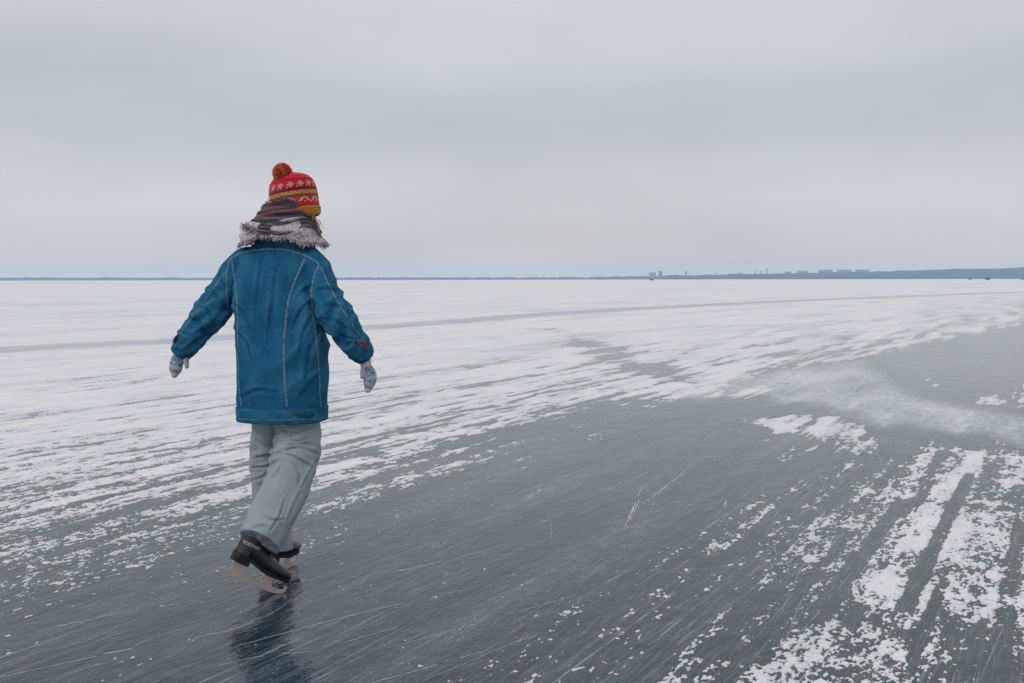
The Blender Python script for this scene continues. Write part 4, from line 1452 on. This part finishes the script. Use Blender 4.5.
def col_lower(th, v):
    r = r_.random()
    base = LGT * (0.85 + 0.3 * r)
    if r < .16:
        base = GR * .8
    dkl = math.exp(-(ang_d(th, BK - 0.25) / 0.22) ** 2)
    if dkl > .5:
        base = DK * 1.5 if r > .2 else GR
    if v < .10:
        base = GR * (0.7 + r)
    return base


SCARF = scarf_part('scarf', upper, 180, 60, col_upper, PERSON, 'dark striped wool scarf wrapped round the neck')
scarf_part('scarf_end', lower, 220, 36, col_lower, SCARF, 'pale speckled fringed end of the scarf')
# fringe along the loose edges
V, F, C4 = [], [], []


def strand(p, d, ln, rad, colr):
    d = d.normalized()
    q = p + d * ln * .5 + Vector((r_.gauss(0, .15), r_.gauss(0, .15), r_.gauss(0, .15))) * ln * .5
    e = p + d * ln + Vector((r_.gauss(0, .25), r_.gauss(0, .25), r_.gauss(0, .25))) * ln
    vv, ff = tube([p, q, e], [rad, rad, rad * .7], seg=5, per=2, ref=(.3, 1, .2))
    k = len(V); V.extend(vv); F.extend([tuple(i + k for i in f) for f in ff]); C4.extend([colr] * len(vv))


FR1, FR2 = np.array((.40, .37, .39)), np.array((.10, .10, .13))
for k in range(420):                                       # lower edge
    th = 2 * math.pi * (k + r_.random()) / 420
    p = lower(th, r_.uniform(0, .07)); o_ = Vector((math.cos(th), math.sin(th), 0))
    strand(p, o_ * .35 + Vector((r_.gauss(0, .3), 0, -1)), r_.uniform(.009, .020), .0019, (FR1 if r_.random() < .5 else (FR2 if r_.random() < .7 else MRN * 2)) * r_.uniform(.7, 1.3))
for k in range(260):                                       # upper edge
    th = 2 * math.pi * (k + r_.random()) / 260
    p = upper(th, 1 - r_.uniform(0, .05)); o_ = Vector((math.cos(th), math.sin(th), 0))
    strand(p, o_ * .9 + Vector((r_.gauss(0, .3), 0, r_.uniform(.1, 1))), r_.uniform(.009, .018), .0018, (FR2 if r_.random() < .7 else FR1 * .8) * r_.uniform(.6, 1.2))
for k in range(90):                                        # the end tucked in on the left
    v = r_.random(); th = BK - 0.55 - 0.75 * v
    p = upper(th, .10 + .22 * v); o_ = Vector((math.cos(th), math.sin(th), 0))
    strand(p, o_ + Vector((-.5, 0, r_.uniform(-.8, .4))), r_.uniform(.018, .034), .0018, (FR2 if r_.random() < .5 else FR1) * r_.uniform(.6, 1.2))
me = bpy.data.meshes.new('fringe'); me.from_pydata([tuple(v) for v in V], [], F); me.update()
set_color(me, np.array(C4))
o = put('fringe', me, m_scarf, SCARF)
o['kind'] = 'stuff'


# ------------------------------------------------------------------ skates
def extrude_xz(poly, y0, y1):
    N = len(poly)
    V = [(x, y0, z) for x, z in poly] + [(x, y1, z) for x, z in poly]
    F = [tuple(range(N)), tuple(range(2 * N - 1, N - 1, -1))] + [(i, N + i, N + (i + 1) % N, (i + 1) % N) for i in range(N)]
    return V, F


def outline(scale, x0, x1):
    """sole outline between x0 and x1"""
    up, dn = [], []
    for k in range(13):
        x = x0 + (x1 - x0) * k / 12
        t = (x + .125) / .27
        w = (.030 + .014 * math.sin(math.pi * min(1, max(0, t)) ** 1.3)) * math.sqrt(max(0.02, 1 - max(0, (t - .80) / .21) ** 2.2)) * math.sqrt(max(0.05, 1 - max(0, (.10 - t) / .11) ** 2))
        up.append((x, w * scale)); dn.append((x, -w * scale * .96))
    return up + dn[::-1]


def slab(ol, z0, z1):
    N = len(ol)
    V = [(x, y, z0(x)) for x, y in ol] + [(x, y, z1(x)) for x, y in ol]
    F = [tuple(range(N - 1, -1, -1)), tuple(range(N, 2 * N))] + [(i, (i + 1) % N, N + (i + 1) % N, N + i) for i in range(N)]
    return V, F


def xform(me_or_pieces, M):
    return [([M @ Vector(v) for v in V], F) for V, F in me_or_pieces]


def skate(M, label, text):
    zs = lambda x: .062 + .020 * float(sstep(.03, -.06, np.array(x)))          # underside of the boot
    pcs = [tube([(-.098, 0, .128), (-.06, 0, .126), (0, 0, .108), (.06, 0, .094), (.105, 0, .089), (.130, 0, .087)], [(.034, .042), (.037, .046), (.038, .040), (.043, .030), (.040, .025), (.026, .018)], ref=(0, 0, 1), seg=20),
           ellipsoid((.122, 0, .087), (.026, .034, .021), 16, 10),
           tube([(-.072, 0, .115), (-.070, 0, .16), (-.064, 0, .20), (-.056, 0, .245), (-.052, 0, .262)], [(.036, .044), (.036, .045), (.036, .047), (.040, .050), (.041, .052)], ref=(1, 0, 0), seg=20)]
    me = fuse('boot', pcs, 0.0052, 4); me.transform(M)
    B0 = put('boot', me, m_boot, PERSON)
    B0.name = 'skate'
    tag(B0, label)
    put_pieces('sole', xform([slab(outline(1.0, -.125, .147), lambda x: zs(x), lambda x: zs(x) + .014)], M), m_sole, B0, False)
    put_pieces('heel', xform([slab(outline(.95, -.122, -.050), lambda x: .060, lambda x: zs(x) + .001)], M), m_sole, B0, False)
    # heel counter panel, a shell just proud of the boot
    V = []
    for j in range(7):
        zz = .098 + .085 * j / 6
        for i in range(21):
            a = math.pi - 1.55 + 3.1 * i / 20
            V.append((-.072 + .0385 * 1.30 * math.cos(a) + .010 * j / 6 * 0, .0405 * math.sin(a) * (1.02 - .03 * j / 6), zz + .012 * math.cos(a) * (j / 6)))
    F = [(j * 21 + i, j * 21 + i + 1, (j + 1) * 21 + i + 1, (j + 1) * 21 + i) for j in range(6) for i in range(20)]
    put_pieces('heel_counter', xform([(V, F)], M), m_boot2, B0)
    put_pieces('collar', xform([tube([(-.056, 0, .236), (-.053, 0, .252), (-.052, 0, .264)], [(.043, .0535), (.0455, .056), (.044, .054)], ref=(1, 0, 0), seg=24)], M), m_boot2, B0)
    for k in range(5):                                                            # laces over the instep
        x = -.012 + .022 * k; z0_ = .166 - .0125 * k - .01 * (k > 2)
        put_pieces('lace', xform([tube([(x - .004, -.026, z0_ - .016), (x, -.012, z0_ - .002), (x + .003, 0, z0_), (x, .012, z0_ - .002), (x - .004, .026, z0_ - .016)], [.0028] * 5, ref=(1, 0, 0), seg=6, per=3)], M), m_lace, B0)
    # blade: runner with a turned-up nose, two stanchions and their plates
    low = [(-.138, .010), (-.125, .0035), (-.08, .0010), (0, 0), (.08, .0010), (.118, .0045), (.140, .012), (.154, .026), (.157, .040), (.150, .050)]
    upp = [(.141, .046), (.143, .036), (.134, .028), (.112, .024), (.09, .0235), (.082, .040), (.086, .058), (.048, .058), (.052, .040), (.040, .0235), (-.045, .0235), (-.062, .040), (-.060, .061), (-.104, .061), (-.096, .040), (-.104, .0235), (-.138, .019)]
    BL = put_pieces('blade', xform([extrude_xz(low + upp, -.0022, .0022)], M), m_steel, B0, False)
    for lo_, hi_ in (((.030, -.026, .0575), (.108, .026, .0618)), ((-.112, -.020, .0560), (-.052, .020, .0598))):
        put_pieces('sole_plate', xform([box(lo_, hi_)], M), m_steel, BL, False)
    put_pieces('runner_edge', xform([extrude_xz([(-.12, .0045), (-.06, .0035), (0, .003), (.07, .0035), (.11, .0065), (.11, .011), (0, .009), (-.12, .011)], -.0030, .0030)], M), m_steel, BL, False)
    if text:
        cu = bpy.data.curves.new('lettering', 'FONT'); cu.body = text; cu.size = 0.019; cu.extrude = 0.0004; cu.align_x = 'CENTER'; cu.space_character = 1.0
        to = bpy.data.objects.new('lettering', cu); col.objects.link(to)
        dg = bpy.context.evaluated_depsgraph_get()
        tm = bpy.data.meshes.new_from_object(to.evaluated_get(dg)); bpy.data.objects.remove(to)
        for v in tm.vertices:                                                     # wrapped round the outer side of the shaft
            a = -math.pi / 2 + (v.co.x * .72 - .012) / .047
            v.co = M @ Vector((-.072 + (.0535 + v.co.z) * math.cos(a), (.0475 + v.co.z) * math.sin(a), .138 + v.co.y * .95))
        put('lettering', tm, m_print, B0)
    return B0


def skate_matrix(contact, local, heading, pitch):
    d = Vector((math.sin(heading) * math.cos(pitch), math.cos(heading) * math.cos(pitch), -math.sin(pitch)))
    zax = Vector((math.sin(heading) * math.sin(pitch), math.cos(heading) * math.sin(pitch), math.cos(pitch)))
    yax = zax.cross(d)
    M3 = Matrix((d, yax, zax)).transposed()
    M = M3.to_4x4()
    M.translation = Vector(contact) - M3 @ Vector(local)
    return M


skate(skate_matrix((-.975, 4.125, 0.0005), (.128, 0, .0075), R(62), R(30)), 'black skate tipped on its toe behind the other', 'NORDWAY')
skate(skate_matrix((-1.003, 4.52, 0.0005), (.10, 0, .001), R(20), R(0)), 'black skate flat on the ice in front', None)

# ================================================================== haze over the lake
m_haze = bpy.data.materials.new('winter_haze'); m_haze.use_nodes = True
n, l = m_haze.node_tree.nodes, m_haze.node_tree.links
n.clear()
out = n.new('ShaderNodeOutputMaterial')
pv = node(n, 'ShaderNodeVolumePrincipled', i_Density=9e-5, i_Anisotropy=0.0)
pv.inputs['Color'].default_value = (0.62, 0.83, 1.0, 1)
l.new(pv.outputs[0], out.inputs['Volume'])
hz = build('haze', [box((-9300, -2800, -1.2), (9300, 9200, 122))], m_haze)
tag(hz, 'pale blue winter haze over the whole lake', 'haze', kind='stuff')
